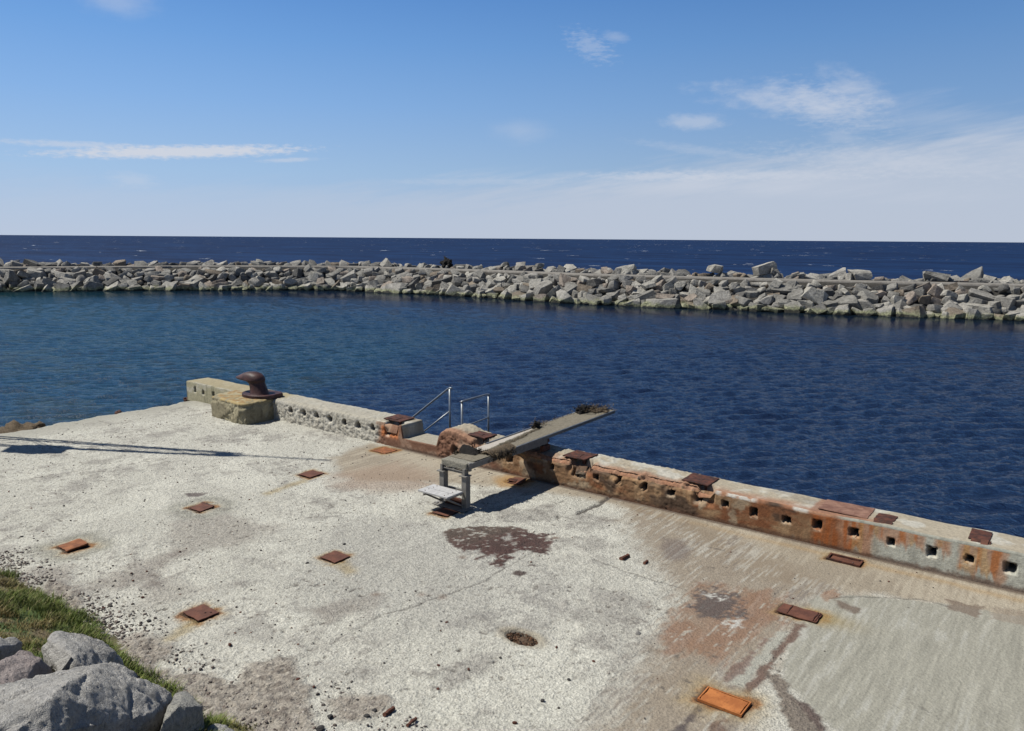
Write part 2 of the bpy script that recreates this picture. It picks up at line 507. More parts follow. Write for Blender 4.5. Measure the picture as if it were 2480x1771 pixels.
    C = C + (sc - C) * (0.93 * m)[..., None]
    C = lerp(C, (0.33, 0.31, 0.28), 0.9 * area(Z(700, 1100, 0.3518, [(1455, 575), (1520, 555), (1540, 580), (1490, 600)]), 0.02, 0.1))
    for pts in ([(1540, 820), (1580, 795), (1630, 815), (1600, 845), (1555, 845)], [(1600, 760), (1700, 755), (1705, 772), (1620, 772)]):
        C = lerp(C, (0.06, 0.035, 0.03), 0.9 * area(Z(700, 1100, 0.3518, pts), 0.02, 0.10))
    # gravelly dirt drifted against the grass
    dirt = np.maximum.reduce([
        area(Z(0, 1350, 0.3078, [(380, 200), (540, 255), (650, 420), (700, 480), (860, 600), (980, 640), (1060, 600), (1190, 650), (1340, 760),
                                 (1265, 830), (1400, 900), (1560, 900), (1800, 1000), (1960, 880), (2300, 800), (2500, 1400), (1500, 1500), (300, 500)]), 0.07, 0.45),
        area(Z(600, 1400, 0.3958, [(-20, 520), (200, 495), (290, 600), (210, 720), (310, 850), (480, 960), (-200, 1000)]), 0.07, 0.4),
        area(Z(600, 1400, 0.3958, [(480, 750), (640, 715), (860, 745), (860, 800), (700, 880), (540, 885)]), 0.06, 0.4)])
    dc = lerp(np.broadcast_to(np.array((0.33, 0.29, 0.245)), C.shape).copy(), (0.17, 0.14, 0.118), sst(0.42, 0.66, w3 * .6 + w2 * .4))
    C = C + (dc - C) * (0.88 * dirt)[..., None]
    # soft grit smears
    for pts, k_ in (([(350, 1480), (500, 1430), (420, 1400), (330, 1420)], .35),
                    ([(180, 1420), (330, 1360), (430, 1330), (420, 1380), (300, 1440)], .5),
                    ([(400, 1270), (560, 1240), (680, 1270), (560, 1330), (420, 1340)], .45),
                    ([(760, 1480), (900, 1440), (900, 1480), (790, 1520)], .5),
                    ([(80, 1380), (150, 1370), (160, 1400), (90, 1410)], .5)):
        C = lerp(C, (0.21, 0.175, 0.15), k_ * area(P(*pts), 0.15, 0.8))
    m = area(P((453, 1196), (480, 1192), (500, 1196), (480, 1204), (455, 1203)), 0.03, 0.08)
    C = lerp(C, (0.11, 0.085, 0.08), 0.85 * m)
    for (px, py) in ((1345, 1303), (910, 1440), (1020, 1440), (1070, 1447), (2130, 1265), (1120, 1350)):
        q = at(px, py)
        C = lerp(C, (0.16, 0.085, 0.05), 0.6 * np.exp(-((X - q[0]) ** 2 + (Y - q[1]) ** 2) / 0.05 ** 2) * (0.5 + w2))
    Zh = np.zeros(X.shape)
    # rust halos round the set-in plates
    for (cx, cy), (sx, sy), rz, st in DECK_PLATES:
        dx = np.maximum(np.abs(X - cx) - sx / 2, 0); dy = np.maximum(np.abs(Y - cy) - sy / 2, 0)
        dd = np.hypot(dx, dy) + (w - 0.5) * 0.20 + (w2 - 0.5) * 0.12 + (w3 - .5) * .04
        big = 0.15 if st in ('bent', 'flaking', 'orange') else 0.085
        C = lerp(C, (0.36, 0.26, 0.12), 0.6 * np.exp(-(np.maximum(dd, 0) / big) ** 2) * sst(0.3, 0.55, wl + 0.15))
        C = lerp(C, (0.25, 0.11, 0.035), 0.9 * np.exp(-(np.maximum(dd, 0) / 0.045) ** 2))
        raw = np.hypot(dx, dy)
        C = lerp(C, (0.055, 0.032, 0.022), .85 * sst(.030, .012, raw + (w2 - .5) * .02))
        if st == 'brown_bent' or st == 'bent':
            C = lerp(C, (0.17, 0.165, 0.13), 0.5 * np.exp(-((dd - 0.2) / 0.12) ** 2))
        rec = sst(0.03, 0.0, np.hypot(dx, dy))
        Zh -= 0.016 * rec
    q = at(2005, 1500)
    C = lerp(C, (0.29, 0.215, 0.09), 0.75 * np.exp(-(((X - q[0]) / 0.28) ** 2 + ((Y - q[1]) / 0.16) ** 2)) * (0.6 + 0.7 * w))
    # rusty run from plate three/two
    for a, b in (((735, 1165), (650, 1195)), ((470, 1505), (420, 1545)), ((820, 1365), (850, 1385))):
        dd = line_d(X, Y, P(a, b)) + (w2 - 0.5) * 0.1
        C = lerp(C, (0.33, 0.245, 0.11), 0.6 * sst(0.16, 0.0, dd))
    # ochre wash in front of the board's shadow
    m = area(P((1195, 1155), (1250, 1148), (1300, 1160), (1280, 1180), (1200, 1182)), 0.1, 0.5)
    C = lerp(C, (0.36, 0.20, 0.07), 0.65 * m)
    # ochre line and a dark brown strip along the foot of the wall
    m = sst(-6.5, -2.0, X) * np.exp(-((Y - 10.05 + jit * 0.2) / 0.07) ** 2) * 0.45
    C = lerp(C, (0.36, 0.23, 0.10), m)
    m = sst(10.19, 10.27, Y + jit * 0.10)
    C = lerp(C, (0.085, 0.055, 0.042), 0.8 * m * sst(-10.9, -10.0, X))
    # joints and cracks
    def crack(pts, wd, dep, k=0.9, wob=0.12):
        nonlocal C, Zh
        dd = line_d(X + (w - 0.5) * wob, Y + (w2 - 0.5) * wob, P(*pts))
        mm = sst(wd, wd * 0.3, dd)
        C = lerp(C, (0.09, 0.078, 0.07), k * mm); Zh = Zh - dep * mm
    crack(((1475, 1206), (1440, 1225), (1405, 1245)), 0.055, 0.025)
    crack(((1300, 1330), (1175, 1405), (1060, 1450), (935, 1486), (800, 1560)), 0.018, 0.006, 0.55)
    crack(((1440, 1355), (1490, 1375), (1560, 1398), (1640, 1420)), 0.018, 0.008, 0.6)
    crack(((2015, 1450), (2120, 1447), (2230, 1452), (2300, 1470)), 0.02, 0.006, 0.6)
    crack(((2190, 1690), (2260, 1735), (2330, 1790)), 0.012, 0.003, 0.4)
    crack(((1720, 1460), (1640, 1420)), 0.012, 0.003, 0.4)
    # scattered small pits, sunk in below and painted dark for the shade inside
    speck = sst(0.74, 0.86, vn(X * 17, Y * 17, 31) * 0.62 + vn(X * 36, Y * 36, 32) * 0.38)
    zone = 0.25 + 0.75 * sst(0.45, 0.62, fbm(X * 1.1, Y * 1.1, 33, 3))
    C = lerp(C, (0.10, 0.085, 0.075), 0.85 * speck * zone * (1 - slab) * (1 - 0.6 * tan))
    C *= (0.82 + 0.36 * fine * rough + 0.18 * (1 - rough))[..., None]
    # relief
    Zh += ((w2 - 0.5) * 0.020 + (fine - 0.5) * 0.016 + (w - 0.5) * 0.012) * rough
    Zh += (strk2 - 0.5) * 0.003 * (1 - rough)
    Zh -= 0.014 * speck * zone * rough
    Zh += dirt * ((vn(X * 24, Y * 24, 41) - 0.4) * 0.035 + 0.01)
    Zh += 0.006 * slab
    dp = np.hypot((X - PIT[0]) / 0.24, (Y - PIT[1]) / 0.14) + (w - 0.5) * 0.5
    hole = sst(1.0, 0.72, dp)
    Zh -= hole * (0.06 + 0.11 * (w2 - 0.5) + .08 * (w3 - .5))
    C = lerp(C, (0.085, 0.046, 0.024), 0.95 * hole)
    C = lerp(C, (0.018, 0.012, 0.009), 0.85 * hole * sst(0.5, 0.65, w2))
    C = lerp(C, (0.33, 0.28, 0.20), 0.6 * sst(1.5, 1.0, dp) * (1 - hole))
    # crumbled outer edge on the left
    edge = sst(s0 + 0.30, s0, X + (w - 0.5) * 0.4)
    Zh -= edge * 0.10
    C *= (.69 - .04 * np.clip(slab + tan, 0, 1))[..., None]
    V = np.stack([X, Y, Zh], -1).reshape(-1, 3)
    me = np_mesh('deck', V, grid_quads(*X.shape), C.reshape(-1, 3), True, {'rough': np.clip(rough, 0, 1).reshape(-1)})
    # skirt: outer vertical face of the slab on the left, and plain slab beyond the view
    o = link('concrete_ground', me, M_DECK); tag(o, kind='structure')
    bm = bmesh.new()
    add_box(bm, (-7.0, 6.75, -1.42), (21.56, 7.36, 2.6))
    base = bm_obj('ground', bm, M_CORE); tag(base, kind='structure')
    bm = bmesh.new()
    add_box(bm, (9.0, 3.0, -1.42), (13.4, 15.0, 2.79))
    base = bm_obj('ground', bm, M_CORE); tag(base, kind='structure')
    return o


build_deck()


def plate_box(name, c, size, rz, z, th, mat, tilt=(0, 0), parent=None):
    bm = bmesh.new()
    m = Matrix.Rotation(rz, 4, 'Z') @ Matrix.Rotation(tilt[0], 4, 'X') @ Matrix.Rotation(tilt[1], 4, 'Y')
    add_box(bm, (0, 0, 0), (size[0], size[1], th), bevel=min(0.004, th * 0.3), mat=m)
    # wavy corroded rim
    bmesh.ops.subdivide_edges(bm, edges=[e for e in bm.edges if e.calc_length() > 0.1], cuts=8, use_grid_fill=True)
    sd = random.random() * 100
    for v in bm.verts:
        n = mnoise.noise_vector(Vector((v.co.x * 11 + sd, v.co.y * 11, 0)))
        n2 = mnoise.noise_vector(Vector((v.co.x * 34 + sd, v.co.y * 34, 5)))
        v.co += Vector((n.x * 0.009 + n2.x * .005, n.y * 0.009 + n2.y * .005, n.z * 0.005))
    o = bm_obj(name, bm, mat, parent)
    o.location = (c[0], c[1], z)
    return o


PLATE_LABELS = [
    'flush orange rusty square in the deck, beside the low gap in the wall',
    'brown rusty square plate with yellow halo between the bollard block and the diving board',
    'rusty brown plate with a lifted rim, below the dark oval stain on pale concrete',
    'orange rusty plate bent up at one rim, closest to the grass on the left',
    'half shaded rusty square plate set in the deck right under the diving board step',
    'plain brown rusty plate in pale concrete between the step and the grass bank',
    'smooth brown square plate with small pock holes, just above the grey boulders',
    'shallow rusty rectangular frame with open recess, close under the holed wall',
    'dark red-brown oblong plate with two raised ribs beside a yellow stain',
    'bright orange oblong plate in a thin frame near the brushed grey concrete',
    'flaking rusty plate at the edge of the diving board shadow below the wall',
]
for i, ((cx, cy), sz, rz, st) in enumerate(DECK_PLATES):
    if st == 'frame':
        root = empty('hatch_frame', (cx, cy, 0))
        bm = bmesh.new()
        for sx, sy, w_, h_ in ((0, 1, sz[0], .022), (0, -1, sz[0], .022), (1, 0, .022, sz[1] - .044), (-1, 0, .022, sz[1] - .044)):
            add_box(bm, (sx * (sz[0] / 2 - .011), sy * (sz[1] / 2 - .011), 0.002), (w_, h_, .03))
        bm_obj('frame', bm, M_RUST, root)
        p = plate_box('recess_plate', (0, 0), (sz[0] - .05, sz[1] - .05), 0, -0.008, .006, M_RUST_BROWN, parent=root)
        tag(root, PLATE_LABELS[i], 'hatch frame', 'rusty plates set in the deck')
        continue
    if st in ('orange_flush', 'brown'):
        root = plate_box('deck_plate', (cx, cy), sz, rz, *((-0.004, .012, M_RUST_MID) if st == 'orange_flush' else (0.006, .014, M_RUST_BROWN)))
        tag(root, PLATE_LABELS[i], 'steel plate', 'rusty plates set in the deck')
        continue
    root = empty('deck_plate', (cx, cy, 0), rz)
    tag(root, PLATE_LABELS[i], 'steel plate', 'rusty plates set in the deck')
    if False:
        pass
    elif st == 'brown_pocked':
        plate_box('plate', (0, 0), sz, 0, 0.008, .014, M_RUST_BROWN, parent=root)
        for dx, dy in ((0.05, 0.02), (0.09, 0.06)):
            bm = bmesh.new()
            bmesh.ops.create_cone(bm, cap_ends=True, segments=10, radius1=.011, radius2=.009, depth=.006, matrix=Matrix.Translation((dx, dy, 0.018)))
            bm_obj('rivet', bm, M_RUST, root)
    elif st == 'brown_bent':
        plate_box('plate', (0.02, -0.01), (sz[0], sz[1] * .8), 0, 0.012, .012, M_RUST_BROWN, (0.10, -0.04), root)
        plate_box('rim', (-0.01, sz[1] * .46), (sz[0], .03), 0, 0.012, .024, M_RUST, (0.4, 0), root)
    elif st == 'bent':
        plate_box('plate', (-0.02, 0.01), (sz[0] * .85, sz[1]), 0, 0.012, .012, M_RUST_MID, (0.06, 0.06), root)
        plate_box('rim', (sz[0] * .40, 0.0), (.05, sz[1]), 0, 0.016, .012, M_RUST_MID, (0.06, -0.7), root)
    elif st == 'ribbed':
        plate_box('plate', (0, 0), sz, 0, 0.006, .016, M_RUST_BROWN, parent=root)
        for dx in (-sz[0] * .25, sz[0] * .40, sz[0] * .46):
            plate_box('rib', (dx, 0), (.014, sz[1] * .95), 0, 0.017, .012, M_RUST, parent=root)
    elif st == 'orange':
        plate_box('plate', (0, 0), (sz[0] * .9, sz[1] * .84), 0, 0.004, .012, M_RUST_ORANGE, parent=root)
        bm = bmesh.new()
        for sx, sy, w_, h_ in ((0, 1, sz[0], .012), (0, -1, sz[0], .012), (1, 0, .012, sz[1] - .024), (-1, 0, .012, sz[1] - .024)):
            add_box(bm, (sx * (sz[0] / 2 - .006), sy * (sz[1] / 2 - .006), 0.0), (w_, h_, .024))
        bm_obj('frame', bm, M_RUST_ORANGE, root)
    else:
        plate_box('plate', (0.0, 0), (sz[0] * .8, sz[1]), 0.1, 0.01, .012, M_RUST_BROWN, (0.08, -0.05), root)
        plate_box('flake', (-0.06, -0.04), (sz[0] * .5, sz[1] * .6), 0.3, 0.024, .006, M_RUST, (-0.05, 0.08), root)

# ------------------------------------------------------------------ parapet wall
WV0, WTH = 10.30, 0.60
HOLES = [(-17.40, .28, .085, .14), (-17.05, .25, .08, .11), (-16.62, .27, .09, .10)] + \
        [(x, z, .10, .12) for x, z in ((-13.70, .27), (-13.25, .28), (-12.83, .28), (-12.42, .28), (-11.97, .27), (-11.56, .26), (-11.13, .28))] + \
        [(-10.72, .27, .13, .13), (-8.98, .20, .13, .15), (-7.73, .26, .12, .13)] + \
        [(x, z + .012 * math.sin(x * 11), .095 + .016 * math.sin(x * 37), .10 + .016 * math.sin(x * 23)) for x, z in ((-6.87, .28), (-6.42, .27), (-6.03, .27), (-5.62, .28), (-5.19, .29), (-4.74, .29), (-4.31, .28), (-3.90, .28), (-3.48, .27),
                                     (-3.03, .27), (-2.63, .27), (-2.17, .27), (-1.73, .265), (-1.27, .26), (-0.87, .26), (-0.46, .25), (-0.04, .25), (0.38, .25), (0.8, .25), (1.22, .25))]


def build_wall():
    d = 0.016
    S = np.arange(-17.78, 2.2, d)
    prof = []   # (kind, parameter)
    nf, nr, ntop, nb = 30, 7, 30, 8
    T = nf + nr + ntop + nb
    n = len(S)
    X = np.repeat(S[None, :], T, 0)
    Y = np.zeros((T, n)); Zz = np.zeros((T, n))
    # height of the coping along the wall and broken notches
    nz = fbm(S * 2.3, S * 0 + 3.3, 61, 4)
    base = 0.455 + 0.035 * (nz - 0.5)
    gap = sst(-10.36, -10.30, S) * sst(-9.36, -9.46, S)
    htop = base * (1 - gap) + (0.20 + 0.02 * (nz - .5)) * gap
    htop += 0.10 * sst(-9.43, -9.2, S) * sst(-8.6, -9.1, S)          # humped stub right of the gap
    rad = np.full(n, 0.035)
    rough = np.full(n, 0.010)
    r1 = sst(-14.9, -14.5, S) * sst(-10.7, -10.95, S)
    rough = rough + 0.011 * r1; rad = rad + 0.05 * r1
    r2 = sst(-9.5, -9.3, S) * sst(-8.2, -8.4, S)
    rough = rough + 0.022 * r2; rad = rad + 0.05 * r2
    r3 = sst(-8.3, -7.9, S) * sst(-4.1, -4.4, S)
    rough = rough + 0.016 * r3; rad = rad + 0.05 * r3
    r3b = sst(-4.4, -4.2, S) * sst(-2.7, -3.3, S)
    rad = rad + 0.01 * r3b
    rad = rad * (1 - gap) + 0.02 * gap
    k = 0
    for i in range(nf):
        t = i / (nf - 1)
        Zz[k] = -0.03 + (htop - rad + 0.03) * t; Y[k] = WV0; k += 1
    for i in range(nr):
        a = (i + 1) / (nr + 1) * math.pi / 2
        Zz[k] = htop - rad + rad * math.sin(a); Y[k] = WV0 + rad - rad * math.cos(a); k += 1
    for i in range(ntop):
        t = i / (ntop - 1)
        Y[k] = WV0 + rad + (WTH - rad) * t; Zz[k] = htop; k += 1
    for i in range(nb):
        Y[k] = WV0 + WTH; Zz[k] = htop - 0.02 - (htop + 2.4) * (i / (nb - 1)); k += 1
    isf = (np.arange(T) < nf + nr)[:, None] & np.ones((1, n), bool)
    istop = (np.arange(T) >= nf)[:, None] & (np.arange(T) < nf + nr + ntop)[:, None] & np.ones((1, n), bool)
    face = (np.arange(T) < nf)[:, None] & np.ones((1, n), bool)
    U = np.where(face, Zz, Zz * 0 + 0.46 + (Y - WV0))      # unrolled coordinate
    g1 = fbm(X * 14, U * 14, 71, 5, 0.6); g2 = fbm(X * 4, U * 4, 72, 4); g3 = vn(X * 42, U * 42, 73)
    RG = np.repeat(rough[None, :], T, 0)
    topf = sst(0.28, 0.40, U)                                # chipping grows towards the arris
    chipzone = r3[None, :] * (0.25 + 0.75 * topf) + r1[None, :] + r2[None, :] + 0.35 * r3b[None, :] * topf
    disp = (g1 - 0.5) * 2 * RG * np.clip(chipzone + 0.25, 0, 1) + (g3 - 0.5) * 0.012 * np.clip(chipzone + 0.2, 0, 1)
    Y = Y + np.where(face, -disp, np.where(isf, -disp * 0.7, 0))
    Zz = Zz + np.where(istop, disp * 0.7, 0)
    # spalled arris between -7 and -4.3: concave break
    spall = r3[None, :] * sst(0.50, 0.62, g2 + 0.25 * topf) * sst(0.24, 0.34, U) * sst(0.75, 0.5, U)
    Y = Y + np.where(isf, 0.05 * spall, 0); Zz = Zz - np.where(istop, 0.03 * spall, 0)
    # notches broken out beside the coping plates
    for cx, w_, dep, dy in ((-10.62, .22, .16, .28), (-8.42, .20, .13, .26), (-6.36, .22, .14, .30), (-4.22, .16, .09, .26)):
        nt = sst(w_, w_ * 0.55, np.abs(X - cx) + (g2 - .5) * .12) * sst(dy, dy * 0.6, Y - WV0 + (g1 - .5) * 0.12)
        Zz = np.where(istop, Zz - dep * nt, Zz)
        mf = face & True
        Y = np.where(mf, Y + 0.07 * sst(w_, w_ * .5, np.abs(X - cx) + (g2 - .5) * .14) * sst(.16, .34, Zz + (g1 - .5) * .2), Y)
    # square form-tie holes, each with a round bore at the back
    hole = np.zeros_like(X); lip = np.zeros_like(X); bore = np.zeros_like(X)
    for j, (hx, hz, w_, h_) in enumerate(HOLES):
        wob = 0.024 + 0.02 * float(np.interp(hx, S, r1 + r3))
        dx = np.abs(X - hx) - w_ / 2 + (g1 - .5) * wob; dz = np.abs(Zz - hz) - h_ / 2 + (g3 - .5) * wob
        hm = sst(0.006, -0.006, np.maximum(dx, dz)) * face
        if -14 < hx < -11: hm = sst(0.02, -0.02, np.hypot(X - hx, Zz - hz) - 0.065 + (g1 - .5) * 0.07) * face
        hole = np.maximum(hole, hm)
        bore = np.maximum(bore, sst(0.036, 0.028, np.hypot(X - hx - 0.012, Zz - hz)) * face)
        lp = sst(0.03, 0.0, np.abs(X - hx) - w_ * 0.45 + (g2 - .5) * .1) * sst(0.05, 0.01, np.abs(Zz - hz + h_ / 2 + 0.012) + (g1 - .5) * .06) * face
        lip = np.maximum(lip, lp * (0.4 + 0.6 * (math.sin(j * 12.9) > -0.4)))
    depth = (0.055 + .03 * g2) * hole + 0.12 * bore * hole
    # ---------------- albedo
    C = np.empty(X.shape + (3,)); C[:] = (0.30, 0.27, 0.20)
    def seg(a, b, soft=0.15, wob=0.5):
        xx = X + (g2 - .5) * wob
        return sst(a - soft, a + soft, xx) * sst(b + soft, b - soft, xx)
    dn = fbm(X * 1.8, U * 5, 81, 5); drip = fbm(X * 9, U * 1.1, 82, 4); drip2 = fbm(X * 22, U * 2.0, 83, 3)
    # left end, lichen-yellow
    m = seg(-18.5, -14.6)
    C = lerp(C, (0.27, 0.245, 0.165), m); C = lerp(C, (0.34, 0.315, 0.25), m * sst(.5, .65, dn)); C = lerp(C, (0.15, 0.14, 0.09), m * .6 * sst(.55, .7, drip))
    # rough bush-hammered stretch
    m = seg(-14.6, -10.9)
    C = lerp(C, (0.36, 0.335, 0.285), m); C = lerp(C, (0.27, 0.245, 0.20), m * .7 * sst(.48, .66, g1)); C = lerp(C, (0.43, 0.405, 0.35), m * .8 * sst(.58, .70, g2))
    C = lerp(C, (0.10, 0.09, 0.08), m * .6 * sst(.62, .72, g3 * .5 + g1 * .5))
    # rust at the broken corner and gap
    m = seg(-10.95, -8.0)
    C = lerp(C, (0.175, 0.092, 0.058), m); C = lerp(C, (0.25, 0.16, 0.11), m * sst(.5, .65, g2)); C = lerp(C, (0.11, 0.05, 0.03), m * .7 * sst(.5, .68, dn))
    C = lerp(C, (0.34, 0.12, 0.045), seg(-10.85, -10.42, .04, .2) * sst(.12, .22, U) * sst(.42, .34, U))
    # right of the board: tan-brown face
    m = seg(-8.0, -2.25)
    C = lerp(C, (0.185, 0.125, 0.075), m); C = lerp(C, (0.255, 0.19, 0.12), m * sst(.46, .66, drip)); C = lerp(C, (0.15, 0.06, 0.026), m * .8 * sst(.52, .68, dn))
    C = lerp(C, (0.05, 0.038, 0.03), m * .85 * sst(.56, .70, fbm(X * 2.6, U * 4.5, 86, 5)))
    C = lerp(C, (0.27, 0.245, 0.19), m * .8 * sst(.60, .70, g2))
    ms = seg(-6.9, -4.4); C = lerp(C, (0.07, 0.06, 0.05), ms * .75 * sst(.26, .36, U) * sst(.4, .55, dn))
    C = lerp(C, (0.42, 0.40, 0.35), ms * .9 * sst(.62, .68, g2 * .6 + g1 * .4) * sst(.26, .36, U))
    # grey right end with rust curtains
    m = seg(-2.3, 9, .2)
    C = lerp(C, (0.27, 0.265, 0.225), m); C = lerp(C, (0.20, 0.195, 0.165), m * .7 * sst(.5, .7, drip))
    cur = np.zeros_like(X)
    for a, b, zb in ((-2.7, -1.95, -.05), (-2.0, -1.35, .24), (-1.25, -1.08, .25), (-0.98, -0.48, .04), (0.3, 0.6, .05), (1.2, 1.7, .15)):
        zl = zb + (drip2 - .4) * .28 + (drip - .5) * .3
        cur = np.maximum(cur, sst(-.03, .03, X - a + (g1 - .5) * .06) * sst(.03, -.03, X - b + (g1 - .5) * .06) * sst(-.04, .05, U - zl))
    C = lerp(C, (0.235, 0.082, 0.024), .95 * cur * face * (.6 + .4 * sst(.35, .6, drip2)))
    C = lerp(C, (0.30, 0.22, 0.11), .5 * cur * face * sst(.55, .7, drip))
    # coping
    top = istop & (Y > WV0 + 0.03)
    tm = top * 1.0
    tc = np.empty_like(C); tc[:] = (0.335, 0.29, 0.22)
    tc = lerp(tc, (0.41, 0.385, 0.33), sst(.5, .66, g2)); tc = lerp(tc, (0.22, 0.19, 0.15), .6 * sst(.55, .7, dn))
    redf = sst(.30, .05, Y - WV0 + (g2 - .5) * .3) * seg(-9.5, -2.0)
    tc = lerp(tc, (0.29, 0.145, 0.085), .85 * redf)
    tc = lerp(tc, (0.30, 0.25, 0.14), .7 * seg(-19, -14))
    tc = lerp(tc, (0.24, 0.12, 0.075), .85 * seg(-2.75, -2.05, .03, .05))
    tc = lerp(tc, (0.36, 0.335, 0.28), .75 * seg(-14.3, -11.0))
    C = C + (tc - C) * (tm)[..., None]
    arr = isf & (U > 0.40)
    C = lerp(C, (0.31, 0.145, 0.08), .75 * arr * seg(-7.8, -2.3) * sst(.35, .6, g2))
    C = lerp(C, (0.45, 0.43, 0.39), .9 * arr * (seg(-4.05, -3.45, .04, .1) + seg(-2.95, -2.75, .03, .05)) * sst(.3, .5, g1))
    gm = (sst(-10.36, -10.28, X) * sst(-9.38, -9.48, X))
    C = lerp(C, (0.31, 0.28, 0.225), .9 * gm * top)
    # dark brown foot of the wall face
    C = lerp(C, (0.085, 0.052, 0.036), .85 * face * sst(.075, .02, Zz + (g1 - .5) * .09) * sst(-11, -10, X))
    C = lerp(C, (0.40, 0.37, 0.30), .6 * lip * sst(.42, .6, g1 + .08))
    C = lerp(C, (0.06, 0.05, 0.04), .9 * hole); C = lerp(C, (0.03, 0.025, 0.02), .9 * hole * bore)  # hole and bore insides painted dark to stand in for shade
    back = (np.arange(T) >= nf + nr + ntop)[:, None] & np.ones((1, n), bool)
    C = lerp(C, (0.16, 0.15, 0.125), back * 1.0)
    C *= (0.85 + 0.3 * g3)[..., None]
    C *= np.where(istop, .72, 1.04 + .22 * seg(-2.3, 9, .2))[..., None]  # coping darkened, face lifted, to offset how the sun strikes each
    redshift = seg(-8.0, -2.0) * (~istop)
    C = C * (1 - redshift[..., None] * np.array((.10, .24, .34)))
    Y = Y + depth
    V = np.stack([X, Y, Zz], -1).reshape(-1, 3)
    Q = grid_quads(T, n)[:, ::-1]
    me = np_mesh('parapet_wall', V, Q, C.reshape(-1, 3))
    bm = bmesh.new(); bm.from_mesh(me)
    bm.verts.ensure_lookup_table()
    for cidx in (0, n - 1):
        ids = [kk * n + cidx for kk in range(T)]
        try: bm.faces.new([bm.verts[q] for q in ids])
        except ValueError: pass
    bm.to_mesh(me); bm.free()
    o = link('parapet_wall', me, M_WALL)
    tag(o, 'long low stained concrete parapet wall with a row of square holes along the water', 'wall')


build_wall()


def build_plinth():
    # cast block that carries the bollard: outline in plan, rounded and rough
    outl = [(-15.78, 10.32), (-15.74, 9.78), (-15.60, 9.60), (-14.45, 9.52), (-14.30, 9.58), (-14.22, 9.80), (-14.30, 10.32)]
    H_ = 0.47
    pts = []
    for (ax, ay), (bx, by) in zip(outl[:-1], outl[1:]):
        L = math.hypot(bx - ax, by - ay); k = max(2, int(L / .022))
        for i in range(k): pts.append((ax + (bx - ax) * i / k, ay + (by - ay) * i / k))
    pts.append(outl[-1])
    pts = np.array(pts); n = len(pts)
    ctr = np.array((-15.02, 10.32))
    rows_v, rows_n = [], []
    nh = 24
    zs = [(-0.02 + (H_ - .05) * i / (nh - 1), 0.0) for i in range(nh)] + [(H_ - .05 + .05 * math.sin(a), .05 * (1 - math.cos(a))) for a in (.4, .8, 1.2, 1.57)]
    ins = [i / 26 for i in range(1, 27)]
    X = []; Y = []; ZZ = []; F = []
    for z, off in zs:
        dv = ctr - pts; L = np.linalg.norm(dv, axis=1, keepdims=True)
        p = pts + dv / L * off
        X.append(p[:, 0]); Y.append(p[:, 1]); ZZ.append(np.full(n, z)); F.append(np.full(n, 1.0 if z < H_ - .04 else .6))
    pl = np.stack([X[-1], Y[-1]], -1)
    for t in ins:
        p = pl + (ctr - pl) * t * .98
        X.append(p[:, 0]); Y.append(p[:, 1]); ZZ.append(np.full(n, H_)); F.append(np.zeros(n))
    X, Y, ZZ, F = map(np.array, (X, Y, ZZ, F))
    arc = np.concatenate([[0], np.cumsum(np.hypot(*np.diff(pts, axis=0).T))])[None, :].repeat(len(X), 0)
    g1 = fbm(arc * 13, ZZ * 13 + X * 3, 91, 5, .6); g2 = fbm(arc * 3.5, ZZ * 3.5, 92, 4)
    gt = fbm(X * 10, Y * 10, 93, 5); g3 = vn(arc * 40, ZZ * 40, 94)
    chip = sst(.46, .62, g2 + .3 * sst(.25, .45, ZZ)) * F
    dd = (g1 - .5) * .07 * (.3 + .7 * chip) * F - .03 * chip
    vx, vy = X - ctr[0], Y - ctr[1]; L = np.hypot(vx, vy) + 1e-6
    X2, Y2 = X + vx / L * dd, Y + vy / L * dd
    Z2 = ZZ + (1 - F) * (gt - .5) * .02 - .02 * chip * (ZZ > .4)
    C = np.empty(X.shape + (3,)); C[:] = (0.235, 0.205, 0.135)
    C = lerp(C, (0.34, 0.30, 0.20), sst(.45, .65, g2)); C = lerp(C, (0.13, 0.11, 0.07), .7 * sst(.55, .7, g1))
    C = lerp(C, (0.30, 0.275, 0.23), sst(.4, .2, arc + (g2 - .5) * .3))
    C = lerp(C, (0.16, 0.085, 0.05), .6 * sst(.05, .0, np.abs(arc - .72)) * F)
    C = lerp(C, (0.36, 0.27, 0.13), (F < .9) * sst(.3, .6, gt)); C = lerp(C, (0.24, 0.14, 0.06), (F < .5) * .8 * sst(.5, .62, gt))
    C *= np.where(F < .9, .70, .84)[..., None]  # top and sides darkened unequally for the light falling on each
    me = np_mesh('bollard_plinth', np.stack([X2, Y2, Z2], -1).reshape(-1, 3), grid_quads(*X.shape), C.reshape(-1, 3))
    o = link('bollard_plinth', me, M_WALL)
    tag(o, 'chunky ochre concrete block against the wall carrying the iron bollard', 'concrete block')


build_plinth()


